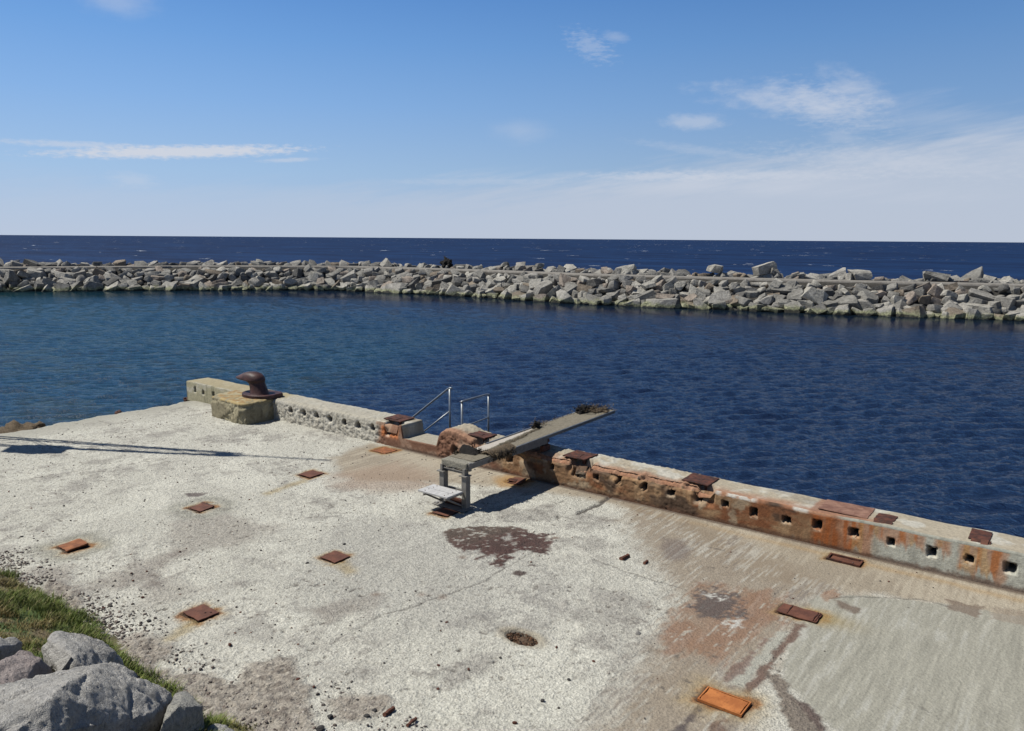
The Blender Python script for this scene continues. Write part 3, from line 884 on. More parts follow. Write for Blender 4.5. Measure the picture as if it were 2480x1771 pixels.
def build_bollard():
    root = empty('mooring_bollard', (-14.72, 10.2, 0.47))
    tag(root, 'dark rusty iron mooring bollard with a hooked horn on its concrete block', 'bollard')
    # base: half-round plate, squared off towards the wall
    bm = bmesh.new()
    out = []
    for i in range(33):
        a = math.pi * (1.0 + i / 32)
        out.append((0.42 * math.cos(a), 0.10 + 0.42 * math.sin(a) * 0.85))
    out += [(0.42, 0.32), (0.30, 0.42), (-0.30, 0.42), (-0.42, 0.32)]
    lo = [bm.verts.new((x, y, -0.01)) for x, y in out]; mid = [bm.verts.new((x, y, .055)) for x, y in out]
    hi = [bm.verts.new((x * .965, y * .965 + .003, .072)) for x, y in out]
    n = len(out)
    for a, b in ((lo, mid), (mid, hi)):
        for i in range(n): bm.faces.new((a[i], a[(i + 1) % n], b[(i + 1) % n], b[i]))
    bm.faces.new(hi)
    o = bm_obj('base_plate', bm, M_BOLLARD, root)
    # post leaning out, swelling into a nose that points along the wall to the left
    bm = bmesh.new()
    seg = 28
    rings = []
    # z, half width along the wall, half width across, lean, reach of the nose
    prof = [(.06, .235, .235, .06, 0), (.08, .21, .21, .06, 0), (.12, .195, .195, .06, 0), (.22, .178, .178, .04, 0), (.32, .17, .17, .01, 0), (.385, .172, .17, -.01, .01),
            (.410, .198, .19, -.02, .15), (.428, .20, .192, -.02, .27), (.455, .20, .19, -.025, .315), (.485, .198, .185, -.035, .28), (.52, .19, .175, -.045, .20),
            (.56, .172, .155, -.06, .13), (.595, .13, .12, -.08, .08), (.615, .07, .07, -.10, .04), (.62, .015, .015, -.11, 0)]
    for z, rx, ry, ox, reach in prof:
        ring = []
        for k in range(seg):
            a = 2 * math.pi * k / seg
            x, y = rx * math.cos(a), ry * math.sin(a)
            f = max(0.0, -math.cos(a)) ** .75
            x -= f * reach * 1.2
            y *= 1 - .12 * f * min(1, reach / .3)
            ring.append(bm.verts.new((x + ox, y, z * .86 - f * .08 * reach)))
        rings.append(ring)
    for r0, r1 in zip(rings[:-1], rings[1:]):
        for k in range(seg): bm.faces.new((r0[k], r0[(k + 1) % seg], r1[(k + 1) % seg], r1[k]))
    bm.faces.new(rings[-1])
    o = bm_obj('hooked_post', bm, M_BOLLARD, root, smooth=True)
    md = o.modifiers.new('sub', 'SUBSURF'); md.levels = 1; md.render_levels = 1
    root.rotation_euler = (0, 0, R(8))
    root.scale = (1.08, 1.0, 1.04)


build_bollard()

# ------------------------------------------------------------------ coping plates
COPING = [
    (-10.74, 10.65, .46, .42, .012, 'M', 'dark rusty plate bridging the broken wall corner left of the gap', 'a'),
    (-8.62, 10.63, .42, .36, .02, 'M', 'rusty plate overhanging a cavity on the humped stub beside the handrail', 'b'),
    (-6.52, 10.62, .42, .42, .010, 'M', 'deep red rusty plate on the wall top just right of the diving board', 'c'),
    (-4.42, 10.62, .42, .42, .008, 'M', 'red-brown rusty plate with surface cracks midway along the wall top', 'd'),
    (-2.36, 10.64, .62, .46, .002, 'B', 'flat reddish flush slab of rust on the wall top, left of a broken plate', 'e'),
    (-1.86, 10.53, .23, .36, .008, 'M', 'small broken rusty plate hanging over the orange streaked wall face', 'f'),
    (-0.80, 10.57, .22, .50, .010, 'M', 'narrow maroon plate above the orange rust curtain at the right end', 'g'),
]
for cx, cy, w_, d_, lift, mk, lab, k_ in COPING:
    if k_ == 'e':
        root = plate_box('wall_plate', (cx, cy), (w_, d_), 0, .462 + lift, .012, M_RUST_FLAT)
        tag(root, lab, 'steel plate', 'rusty plates on the wall top')
        continue
    root = empty('wall_plate', (cx, cy, 0.462 + lift))
    tag(root, lab, 'steel plate', 'rusty plates on the wall top')
    if k_ == 'f':
        plate_box('plate', (0, .06), (w_, d_ * .6), 0, 0, .012, M_RUST, (.05, 0), root)
        plate_box('bent_lip', (0, -.16), (w_ * .95, .12), 0, -.012, .02, M_RUST, (.5, 0), root)
    elif k_ == 'g':
        plate_box('plate', (-.01, .05), (w_, d_ * .75), 0, 0, .012, M_RUST, (.02, 0), root)
        plate_box('bent_lip', (.02, -.19), (w_ * .95, .13), 0, -.018, .018, M_RUST, (.45, 0), root)
        plate_box('patch', (.055, -.20), (.075, .10), 0, .004, .006, M_RUST_BROWN, (.45, 0), root)
    else:
        plate_box('plate', (0, 0), (w_, d_), 0, 0, .018, M_RUST, (random.uniform(-.02, .02), random.uniform(-.01, .03)), root)
        plate_box('flake', (-.05, -.06), (w_ * .5, d_ * .45), .2, .011, .006, M_RUST, (.0, .0), root)
        for dx in (-w_ * .36, w_ * .36):
            bm = bmesh.new()
            add_box(bm, (dx, 0, -.05), (.035, d_ * .75, .09))
            bm_obj('anchor_rib', bm, M_RUST, root)

# ------------------------------------------------------------------ diving board
def build_board():
    root = empty('diving_board', (-7.37, 8.45, 0))
    tag(root, 'worn diving board on a steel stand, reaching over the wall above the water', 'diving board')
    ox, oy = -7.37, 8.45
    L = lambda x, y, z: Vector((x - ox, y - oy, z))
    X0, X1 = -7.635, -7.105
    YE = 12.80
    zt = lambda y: 0.715 + 0.052 * max(0.0, (y - 9.2)) / 3.6      # top of the plank
    # plank
    bm = bmesh.new()
    N = 26
    ring = []
    for i in range(N + 1):
        y = 8.62 + (YE - 8.62) * i / N
        z = zt(y) - .012
        th = .045
        ring.append([bm.verts.new(L(x, y, zz)) for x, zz in ((X0 + .012, z - th), (X1 - .012, z - th), (X1 - .012, z), (X0 + .012, z))])
    for a, b in zip(ring[:-1], ring[1:]):
        for k in range(4): bm.faces.new((a[k], a[(k + 1) % 4], b[(k + 1) % 4], b[k]))
    bm.faces.new(ring[0]); bm.faces.new(ring[-1][::-1])
    bm_obj('plank', bm, M_PLANK, root)
    # thin alloy edge trims of the springing part
    for xs, nm in ((X1 - .006, 'edge_trim'), (X0 + .006, 'edge_trim')):
        bm = bmesh.new()
        rr = []
        for i in range(N + 1):
            y = 9.52 + (YE - 9.52) * i / N; z = zt(y)
            rr.append([bm.verts.new(L(x, y, zz)) for x, zz in ((xs - .006, z - .055), (xs + .006, z - .055), (xs + .006, z - .008), (xs - .006, z - .008))])
        for a, b in zip(rr[:-1], rr[1:]):
            for k in range(4): bm.faces.new((a[k], a[(k + 1) % 4], b[(k + 1) % 4], b[k]))
        bm.faces.new(rr[0]); bm.faces.new(rr[-1][::-1])
        bm_obj(nm, bm, M_SIDE, root)
        bm = bmesh.new()
        rr = []
        for i in range(N + 1):
            y = 9.52 + (YE - 9.52) * i / N; z = zt(y)
            rr.append([bm.verts.new(L(x, y, zz)) for x, zz in ((xs - .009, z - .008), (xs + .009, z - .008), (xs + .009, z + .005), (xs - .009, z + .005))])
        for a, b in zip(rr[:-1], rr[1:]):
            for k in range(4): bm.faces.new((a[k], a[(k + 1) % 4], b[(k + 1) % 4], b[k]))
        bm.faces.new(rr[0]); bm.faces.new(rr[-1][::-1])
        bm_obj('top_lip', bm, M_TUBE, root)
    # channel rails of the stand, near part, and side beams up to the fulcrum
    for xs in (X0 + .02, X1 - .02):
        bm = bmesh.new(); add_box(bm, L(xs, 8.80, .665), (.036, .66, .085), bevel=.004); bm_obj('frame_rail', bm, M_STEEL, root)
        bm = bmesh.new(); add_box(bm, L(xs, 10.03, .635), (.03, 0.98, .085), bevel=.004); bm_obj('side_beam', bm, M_SIDE, root)
    bm = bmesh.new(); add_box(bm, L(X0 + .055, 9.25, .64), (.03, .5, .05)); bm_obj('side_beam', bm, M_RUST, root)
    # mat: covers the right part, torn back from the left near the stand
    nx, ny = 40, 220
    xs = np.linspace(X0 + .018, X1 - .014, nx); ys = np.linspace(8.60, YE - .02, ny)
    Xm, Ym = np.meshgrid(xs, ys)
    zt_v = 0.715 + 0.052 * np.maximum(0, Ym - 9.2) / 3.6
    nz = fbm(Xm * 16, Ym * 16, 101, 4); nzl = fbm(Xm * 5, Ym * 3, 102, 3)
    left = X0 + .018 + .0 * Ym
    tear = np.interp(Ym, [8.6, 9.02, 9.06, 9.3, 9.7, 10.2, 10.72, 10.86, 11.2, 13], [0, 0, .30, .27, .22, .17, .12, .015, 0, 0])
    edge = left + tear + (nzl - .5) * .05 * (tear > .02)
    keep = Xm >= edge - .003
    lift = .006 + .03 * np.exp(-((Xm - edge) / .03) ** 2) * (tear > .02) * (.3 + nz) + (nz - .5) * .008
    Zm = zt_v + lift
    Xw = Xm.copy()
    V = np.stack([Xw - ox, Ym - oy, Zm], -1).reshape(-1, 3)
    Q = grid_quads(ny, nx)
    kq = keep.reshape(-1)[Q].all(1)
    gapq = (Ym.reshape(-1)[Q].mean(1) > 8.98) & (Ym.reshape(-1)[Q].mean(1) < 9.50) & (Xm.reshape(-1)[Q].mean(1) > 99)
    me = np_mesh('matting', V, Q[kq & ~gapq], None)
    o = link('matting', me, M_MAT, root)
    md = o.modifiers.new('th', 'SOLIDIFY'); md.thickness = .008; md.offset = -1
    # frayed brown band beside the tear and the fringe hanging over the right rail
    def tuft(c, r, n, hang, mat, name, spread=(1, 1, 1), seed=0):
        rg = random.Random(seed)
        bm = bmesh.new()
        for _ in range(n):
            p = c + Vector((rg.gauss(0, r) * spread[0], rg.gauss(0, r) * spread[1], abs(rg.gauss(0, r * .45)) * spread[2]))
            l = rg.uniform(.02, .07)
            d = Vector((rg.gauss(0, 1), rg.gauss(0, 1), rg.gauss(.3, .6) - hang * 1.6)).normalized() * l
            wv = d.cross(Vector((rg.gauss(0, 1), rg.gauss(0, 1), rg.gauss(0, 1)))).normalized() * rg.uniform(.004, .009)
            a, b = p - wv, p + wv
            m_ = p + d * .6 + Vector((0, 0, -.3 * l * hang))
            e_ = p + d + Vector((0, 0, -.8 * l * hang))
            vs = [bm.verts.new(q) for q in (a, b, m_ + wv * .6, m_ - wv * .6, e_)]
            bm.faces.new(vs[:4]); bm.faces.new((vs[3], vs[2], vs[4]))
        return tag(bm_obj(name, bm, mat, root), kind='stuff')

    def lump(c, r, mat, name, seed, noise_a=.35, squash=(1, 1, 1)):
        bm = bmesh.new()
        bmesh.ops.create_icosphere(bm, subdivisions=4, radius=1.0)
        for v in bm.verts:
            q = v.co.copy()
            f = 1 + noise_a * (mnoise.fractal(q * 1.7 + Vector((seed, 0, 0)), 1.0, 2.0, 4)) * 1.5
            v.co = Vector((q.x * squash[0], q.y * squash[1], max(q.z, -.35) * squash[2])) * r * f + c
        return bm_obj(name, bm, mat, root, smooth=True)

    # band of bare brown fibre along the torn edge
    bm = bmesh.new()
    rg = random.Random(5)
    for i in range(1500):
        y = rg.uniform(9.05, 10.75)
        t = float(np.interp(y, [9.05, 9.3, 9.7, 10.2, 10.72], [.30, .27, .22, .17, .12]))
        x = X0 + .018 + t + rg.uniform(-.015, .10) * (1 if y < 10.3 else .6)
        if x > X1 - .02: continue
        z = zt(y) + rg.uniform(.006, .016)
        l = rg.uniform(.012, .04); a = rg.uniform(0, 6.28)
        d = Vector((math.cos(a) * l, math.sin(a) * l, rg.uniform(-.2, .7) * l)); wv = Vector((-math.sin(a), math.cos(a), 0)) * rg.uniform(.003, .006)
        p = L(x, y, z)
        bm.faces.new([bm.verts.new(q) for q in (p - wv, p + wv, p + d)])
    tag(bm_obj('frayed_fibre', bm, M_MATBACK, root), kind='stuff')
    # bunched, ripped mat over the right rail where the board meets the stand
    bm = bmesh.new()
    NX, NY = 16, 50
    vv = {}
    for i in range(NY):
        y = 8.98 + .62 * i / (NY - 1)
        for j in range(NX):
            t = j / (NX - 1)
            nn = mnoise.noise(Vector((t * 4, y * 13, 3))) ; n2 = mnoise.noise(Vector((t * 9, y * 40, 8)))
            drop = .10 + .05 * mnoise.noise(Vector((0, y * 16, 1))) + .03 * n2
            if t < .5:
                x = X1 - .20 + .20 * (t / .5) ; z = zt(y) + .02 + .035 * math.sin(t / .5 * math.pi) + nn * .022
            else:
                q = (t - .5) / .5
                x = X1 + .018 * math.sin(q * 3) + nn * .02; z = zt(y) + .02 - drop * q * math.sin(math.pi * min(1, max(0.05, i / (NY - 1) * 1.0)) ) ** .5 + n2 * .012
            vv[i, j] = bm.verts.new(L(x, y, z))
    for i in range(NY - 1):
        for j in range(NX - 1):
            bm.faces.new((vv[i, j], vv[i + 1, j], vv[i + 1, j + 1], vv[i, j + 1]))
    o = bm_obj('ripped_mat', bm, M_MATBACK, root, smooth=True)
    tuft(L(X1 + .0, 9.26, .66), .10, 420, .9, M_MATBACK, 'fringe', (.22, 1.5, .7), 3)
    tuft(L(X1 - .12, 9.05, zt(9.05) + .01), .06, 160, .0, M_MATBACK, 'fringe', (1.8, .6, .8), 4)
    # dark flap standing up at the left, curled back from the near end
    bm = bmesh.new()
    NU, NV = 14, 14
    vv = {}
    for i in range(NU):
        for j in range(NV):
            a, b = i / (NU - 1), j / (NV - 1)
            x = X0 + .02 + .30 * a
            y = 8.80 + .26 * b + .05 * a
            z = zt(8.9) + .008 + .115 * math.sin(math.pi * min(1, b * .95)) * (1 - a) ** .7 * (0.6 + .4 * math.sin(2.2 * a + 1)) + .012 * mnoise.noise(Vector((a * 6, b * 6, 1)))
            vv[i, j] = bm.verts.new(L(x, y, z))
    for i in range(NU - 1):
        for j in range(NV - 1): bm.faces.new((vv[i, j], vv[i + 1, j], vv[i + 1, j + 1], vv[i, j + 1]))
    o = bm_obj('mat_flap', bm, M_DARKRUBBER, root, smooth=True)
    tuft(L(X0 + .16, 8.98, zt(9)), .07, 160, 0, M_DARKRUBBER, 'fringe', (1.6, .5, .8), 9)
    tuft(L(X0 + .02, 8.78, zt(9)), .05, 60, 0, M_MATBACK, 'fringe', (.6, 1, .6), 19)
    # clumps: mid-left curl and the dirty heap at the tip
    lump(L(X0 + .10, 10.80, zt(10.8) + .03), .075, M_DARKRUBBER, 'mat_curl', 2.0, .5, (.7, 1.1, 1.1))
    tuft(L(X0 + .09, 10.86, zt(10.8) + .03), .07, 150, .0, M_MATBACK, 'fringe', (.6, 1.6, 1.2), 11)
    lump(L(X0 + .12, 12.30, zt(12.3) + .03), .085, M_DARKRUBBER, 'mat_heap', 5.0, .45, (1.1, 1.9, .95))
    lump(L(X0 + .30, 12.58, zt(12.5) + .012), .10, M_MATBACK, 'mat_heap', 8.0, .4, (1.9, 1.7, .35))
    tuft(L(X0 + .26, 12.52, zt(12.5) + .02), .12, 520, .0, M_MATBACK, 'fringe', (1.2, 1.4, .7), 12)
    tuft(L(X0 + .12, 12.30, zt(12.3) + .06), .08, 200, .0, M_DARKRUBBER, 'fringe', (1.1, 1.4, .9), 13)
    rg = random.Random(3)
    tuft(L(X0 + .02, 11.5, zt(11.5) + .004), .05, 90, .0, M_MATBACK, 'fringe', (.15, 10, .4), 15)
    # thick crusted roll at the near end
    bm = bmesh.new()
    add_box(bm, L((X0 + X1 - .03) / 2, 8.535, .660), (.50, .20, .105), bevel=.02)
    bmesh.ops.subdivide_edges(bm, edges=[e for e in bm.edges if e.calc_length() > .05], cuts=7, use_grid_fill=True)
    for v in bm.verts:
        v.co += Vector(mnoise.noise_vector(v.co * 22)) * .006 + Vector(mnoise.noise_vector(v.co * 55)) * .004
    bm_obj('mat_roll', bm, M_MATEND, root, smooth=False)
    bm = bmesh.new(); add_box(bm, L(X1 - .018, 8.50, .655), (.035, .05, .125), bevel=.004); bm_obj('end_bracket', bm, M_STEEL, root)
    # stand: two box legs with caps, feet, cross members
    for xs in (-7.61, -7.17):
        bm = bmesh.new(); add_box(bm, L(xs, 8.465, .27), (.092, .10, .50), bevel=.006)
        leg = bm_obj('leg', bm, M_STEEL, root)
        bm = bmesh.new(); add_box(bm, L(xs - .005, 8.455, .527), (.135, .14, .016), bevel=.003); bm_obj('cap_plate', bm, M_STEEL, leg)
        bm = bmesh.new(); add_box(bm, L(xs, 8.455, .585), (.04, .09, .10)); bm_obj('riser', bm, M_STEEL, leg)
    bm = bmesh.new(); add_box(bm, L(-7.39, 8.50, .555), (.40, .05, .04)); bm_obj('cross_beam', bm, M_STEEL, root)
    bm = bmesh.new(); add_box(bm, L(-7.39, 8.43, .588), (.40, .012, .012)); bm_obj('cross_rail', bm, M_STEEL, root)
    bm = bmesh.new(); add_box(bm, L(-7.39, 8.462, .585), (.035, .05, .05)); bm_obj('riser', bm, M_STEEL, root)
    bm = bmesh.new(); add_box(bm, L(-7.39, 8.52, .255), (.352, .03, .045), bevel=.003); bm_obj('cross_rail', bm, M_STEEL, root)
    bm = bmesh.new(); add_box(bm, L(-7.40, 8.44, .022), (.62, .26, .014), bevel=.003); bm_obj('base_plate', bm, M_STEEL, root)
    for dx in (-.27, .26):
        bm = bmesh.new(); add_box(bm, L(-7.40 + dx, 8.36, .036), (.06, .05, .012)); bm_obj('anchor_clip', bm, M_STEEL, root)
    bm = bmesh.new(); add_box(bm, L(-7.40, 8.46, .09), (.34, .05, .11)); bm_obj('foot_beam', bm, M_RUST, root)
    # step of two boards on brackets
    step = []
    for k, yc in enumerate((8.105, 8.285)):
        bm = bmesh.new(); add_box(bm, L(-7.44, yc, .298), (.58, .168, .026), bevel=.004)
        sl = bm_obj('step_board', bm, M_ALU, root)
        for dx in (-.18, .20):
            for dy in (-.04, .04):
                bm = bmesh.new()
                bmesh.ops.create_cone(bm, cap_ends=True, segments=8, radius1=.009, radius2=.007, depth=.008, matrix=Matrix.Translation(L(-7.44 + dx, yc + dy, .314)))
                bm_obj('screw', bm, M_RUST, sl)
    for xs in (-7.60, -7.19):
        bm = bmesh.new(); add_box(bm, L(xs, 8.21, .27), (.03, .40, .028)); bm_obj('step_bracket', bm, M_STEEL, root)
        bm = bmesh.new(); add_tube(bm, [L(xs, 8.06, .262), L(xs, 8.40, .07)], .014, 8); bm_obj('step_brace', bm, M_STEEL, root)
    # fulcrum standing on the wall
    bm = bmesh.new()
    add_box(bm, L(-7.37, 10.52, .585), (.46, .14, .05), bevel=.005)
    bm_obj('fulcrum', bm, M_RUST, root)
    for xs in (-7.56, -7.16):
        bm = bmesh.new(); add_box(bm, L(xs, 10.52, .512), (.07, .20, .094)); bm_obj('fulcrum_foot', bm, M_RUST, root)
    bm = bmesh.new(); add_box(bm, L(-7.14, 10.56, .635), (.05, .05, .05)); bm_obj('fulcrum_bolt', bm, M_RUST, root)


build_board()

# ------------------------------------------------------------------ handrails and landing
def tube_obj(name, pts, rad, root, o0, seg=14):
    bm = bmesh.new()
    add_tube(bm, [Vector(p) - Vector(o0) for p in pts], rad, seg)
    return bm_obj(name, bm, M_TUBE, root, smooth=True)


o0 = (-10.60, 12.0, -0.3)
hr = empty('handrail', o0)
tag(hr, 'sloping steel tube handrail with one post, over the gap in the wall', 'handrail', 'handrails of the bathing steps')
tube_obj('post', [(-10.60, 12, -.30), (-10.60, 12, .875)], .021, hr, o0)
tube_obj('top_rail', [(-10.53, 11.99, .895), (-10.60, 12.0, .895), (-10.66, 12.0, .86), (-11.75, 12.0, .06), (-12.3, 12.0, -.35)], .021, hr, o0)
tube_obj('lower_rail', [(-10.60, 12.0, .40), (-11.9, 12.0, -.56)], .015, hr, o0)
o0 = (-9.59, 11.2, -0.3)
hr = empty('handrail', o0)
tag(hr, 'level steel tube handrail with two posts, behind the humped wall stub', 'handrail', 'handrails of the bathing steps')
tube_obj('post', [(-9.58, 11.2, -.30), (-9.58, 11.2, .855)], .023, hr, o0)
tube_obj('post', [(-9.60, 12.05, -.30), (-9.60, 12.05, .86)], .021, hr, o0)
tube_obj('top_rail', [(-9.58, 11.17, .865), (-9.58, 11.24, .875), (-9.60, 11.9, .885), (-9.60, 12.0, .885), (-9.60, 12.08, .865)], .020, hr, o0)
tube_obj('lower_rail', [(-9.58, 11.2, .36), (-9.60, 12.05, .40)], .015, hr, o0)
bm = bmesh.new()
add_box(bm, (-10.1, 11.5, -.42), (1.2, 1.19, .2), bevel=.01)
for k in range(5): add_box(bm, (-10.85 - .3 * k, 11.5, -.56 - .2 * k), (.296, 1.19, .2), bevel=.01)
st = bm_obj('bathing_steps', bm, M_CORE)
tag(st, 'concrete bathing steps going down to the water outside the wall gap', 'steps')

# ------------------------------------------------------------------ grass bank
TOE = [at(*p) for p in ((0, 1375), (70, 1420), (200, 1490), (270, 1540), (300, 1575), (380, 1640), (450, 1690), (530, 1745), (605, 1771))]
TOE_X = [-40, -18.5, -12] + [p[0] for p in TOE] + [-3, 20]
TOE_Y = [2.6, 3.2, 3.44] + [p[1] for p in TOE] + [3.25, 2.2]


def toe_y(x):
    return np.interp(x, TOE_X, TOE_Y)


def bank(x, y):
    d = toe_y(x) - y
    d = d + 0.16 * (vn(np.asarray(x) * 3.1, np.asarray(y) * 3.1, 201) - .5) + .05 * (vn(np.asarray(x) * 11, np.asarray(y) * 11, 202) - .5)
    dd = np.maximum(d, 0)
    z = 0.10 * sst(0, .25, d) + 0.40 * np.maximum(dd - .15, 0)
    z = np.minimum(z, 2.35 + 0 * z)
    z = z + .06 * (fbm(np.asarray(x) * 1.3, np.asarray(y) * 1.3, 203, 3) - .5) * sst(.1, .6, d)
    return np.where(d > -0.02, z, -0.25 + 0 * z), d


def on_bank(px, py, lift=0.0):
    r = ray(px, py)
    t = 2.0
    for _ in range(3000):
        p = np.array([0, 0, CAM_H]) + r * t
        z, d = bank(np.array([p[0]]), np.array([p[1]]))
        h = max(float(z[0]), 0.0) + lift
        if p[2] <= h: return Vector(p)
        t += .01
    return Vector(p)


def build_bank():
    xs = np.concatenate([np.arange(-40, -14, .5), np.arange(-14, -3, .05), np.arange(-3, 16, .4)])
    ys = np.concatenate([np.arange(-14, -.5, .4), np.arange(-.5, 3.8, .05)])
    X, Y = np.meshgrid(xs, ys)
    Zb, D = bank(X, Y)
    C = np.empty(X.shape + (3,)); C[:] = (0.085, 0.075, 0.035)
    n = fbm(X * 2.2, Y * 2.2, 210, 4)
    C = lerp(C, (0.05, 0.075, 0.02), sst(.45, .6, n)); C = lerp(C, (0.11, 0.085, 0.05), sst(.55, .7, fbm(X * 5, Y * 5, 211, 3)))
    me = np_mesh('grass_bank', np.stack([X, Y, Zb], -1).reshape(-1, 3), grid_quads(*X.shape), C.reshape(-1, 3))
    o = link('terrain', me, M_WALL); tag(o, kind='structure')


build_bank()


def build_grass():
    t = NT('grass_blades')
    a = t.new('ShaderNodeAttribute', attribute_name='Col')
    b = t.bsdf
    t.l.new(a.outputs['Color'], b.inputs['Base Color']); b.inputs['Roughness'].default_value = .6
    b.inputs['Specular IOR Level'].default_value = .25
    b.inputs['Transmission Weight'].default_value = 0.0
    n = 120000
    x = rng.uniform(-11.3, -4.6, n); y = rng.uniform(1.2, 3.75, n)
    z, d = bank(x, y)
    dens = sst(-.02, .10, d + (vn(x * 6, y * 6, 221) - .5) * .22)
    tuftn = vn(x * 5.5, y * 5.5, 222)
    keep = rng.random(n) < dens * (.35 + .65 * sst(.25, .55, tuftn))
    x, y, z, d, tuftn = (q[keep] for q in (x, y, z, d, tuftn))
    n = len(x)
    green = np.clip(sst(.42, .58, fbm(x * 1.6, y * 1.6, 223, 3)) + .55 * sst(.30, .05, d) - .1, 0, 1)
    h = rng.uniform(.03, .075, n) * (.6 + .9 * tuftn) * (.8 + .5 * green)
    ang = rng.uniform(0, 2 * np.pi, n); lean = rng.uniform(.15, 1.1, n)
    dx = np.cos(ang) * lean * h + .25 * h; dy = np.sin(ang) * lean * h
    wv = rng.uniform(.002, .0042, n)
    wx, wy = -np.sin(ang) * wv, np.cos(ang) * wv
    z0 = z - .01
    v = np.empty((n, 5, 3))
    v[:, 0] = np.stack([x - wx, y - wy, z0], -1); v[:, 1] = np.stack([x + wx, y + wy, z0], -1)
    v[:, 2] = np.stack([x + wx * .8 + dx * .4, y + wy * .8 + dy * .4, z0 + h * .6], -1)
    v[:, 3] = np.stack([x - wx * .8 + dx * .4, y - wy * .8 + dy * .4, z0 + h * .6], -1)
    v[:, 4] = np.stack([x + dx, y + dy, z0 + h * .95], -1)
    idx = np.arange(n)[:, None] * 5
    tri = np.concatenate([idx + np.array([[0, 1, 2]]), idx + np.array([[0, 2, 3]]), idx + np.array([[3, 2, 4]])], 0)
    c = np.empty((n, 3)); c[:] = (0.175, 0.135, 0.05)
    c = lerp(c, (0.095, 0.125, 0.022), green); c = lerp(c, (0.27, 0.22, 0.11), .8 * (rng.random(n) < .10))
    c *= rng.uniform(.55, 1.3, n)[:, None]
    me = np_mesh('grass', v.reshape(-1, 3), tri, np.repeat(c, 5, 0), smooth=False)
    o = link('grass', me, t.m)
    tag(o, 'short green and straw coloured grass on the bank beside the deck', 'grass', kind='stuff')


build_grass()

# ------------------------------------------------------------------ foreground boulders
def boulder(name, tops, depth_vec, mat, label, sink=.35, amp=.035, fine=.028, seed=0, smooth=True):
    """hull of surface points seen in the photo, thickened away from the viewer and into the bank"""
    bm = bmesh.new()
    pts = []
    for px, py, lift in tops:
        p = on_bank(px, py, lift)
        pts.append(p)
    allp = []
    for p in pts:
        allp.append(p)
        q = p.copy() + Vector(depth_vec); z, d = bank(np.array([q.x]), np.array([q.y]))
        q.z = max(float(z[0]), 0) - sink
        allp.append(q)
    vs = [bm.verts.new(p) for p in allp]
    r = bmesh.ops.convex_hull(bm, input=vs)
    bmesh.ops.delete(bm, geom=[v for v in bm.verts if not v.link_faces], context='VERTS')
    bmesh.ops.triangulate(bm, faces=bm.faces)
    for _ in range(6):
        es = [e for e in bm.edges if e.calc_length() > fine]
        if not es: break
        bmesh.ops.subdivide_edges(bm, edges=es, cuts=1)
        bmesh.ops.triangulate(bm, faces=bm.faces)
    for _ in range(1):
        bmesh.ops.smooth_vert(bm, verts=bm.verts, factor=.15, use_axis_x=True, use_axis_y=True, use_axis_z=True)
    bm.normal_update()
    off = Vector((seed * 7.1, seed * 3.3, 0))
    new = []
    for v in bm.verts:
        q = v.co
        h = mnoise.fractal(q * 3.2 + off, 1.0, 2.1, 5) * amp * .35 + mnoise.fractal(q * 13 + off, .8, 2.1, 4) * .009
        rdg = abs(mnoise.noise(q * 2.1 + off)) ; rd2 = abs(mnoise.noise(Vector((q.x * 5 + q.z * 3, q.y * 2, q.z * 7)) + off))
        h += -max(0, .10 - rdg) * amp * 5 - max(0, .06 - rd2) * amp * 3
        new.append(q + v.normal * h)
    for v, q in zip(bm.verts, new): v.co = q
    c = Vector((sum(p.x for p in pts) / len(pts), sum(p.y for p in pts) / len(pts), 0))
    for v in bm.verts: v.co -= c
    o = bm_obj(name, bm, mat, smooth=smooth)
    o.location = c
    tag(o, label, 'boulder', 'boulders on the grass bank')
    return o


def Zb(pts):
    return [(x * .2463, 1450 + y * .2463, l) for x, y, l in pts]


bk = (-.28, -.32, 0)
boulder('boulder', Zb([(410, 480, .22), (450, 400, .32), (545, 325, .36), (640, 320, .36), (720, 340, .36), (900, 365, .34), (1020, 420, .30), (1150, 520, .24), (1195, 590, .16),
                      (1215, 680, .10), (560, 760, .20), (900, 760, .22), (420, 600, .14), (700, 560, .36)]), (-.05, .10, 0), M_B1,
        'rounded grey granite boulder behind the big one, topmost in the pile, with dark pits', amp=.05, seed=1)
boulder('boulder', Zb([(-120, 890, .42), (0, 872, .44), (260, 822, .46), (540, 765, .48), (740, 700, .50), (930, 640, .50), (1090, 602, .48), (1190, 660, .44), (1300, 735, .40),
                      (1680, 915, .30), (1702, 985, .24), (1640, 1080, .22), (1480, 1140, .24), (640, 830, .55), (480, 1000, .52),
                      (900, 1260, .32), (500, 1330, .40), (-120, 1330, .42)]), (-.12, .10, 0), M_B1,
        'largest grey granite boulder at the bottom left with a broad rough sunlit face', amp=.045, seed=2)
boulder('boulder', Zb([(-150, 690, .34), (0, 650, .36), (200, 512, .34), (260, 522, .33), (410, 582, .30), (445, 645, .26), (545, 740, .16), (400, 820, .18), (250, 850, .26), (-150, 900, .3),
                      (350, 640, .34)]), (-.05, .08, 0), M_B2,
        'pinkish slab boulder at the left picture edge between two grey ones', amp=.03, seed=3)
boulder('boulder', Zb([(-250, 380, .30), (0, 374, .30), (150, 385, .28), (218, 430, .24), (236, 490, .14), (100, 540, .10), (-250, 640, .12), (180, 445, .26), (0, 480, .28)]), (-.05, .05, 0), M_B1,
        'low grey boulder with a dark shaded side, furthest back at the left picture edge', amp=.03, seed=4)
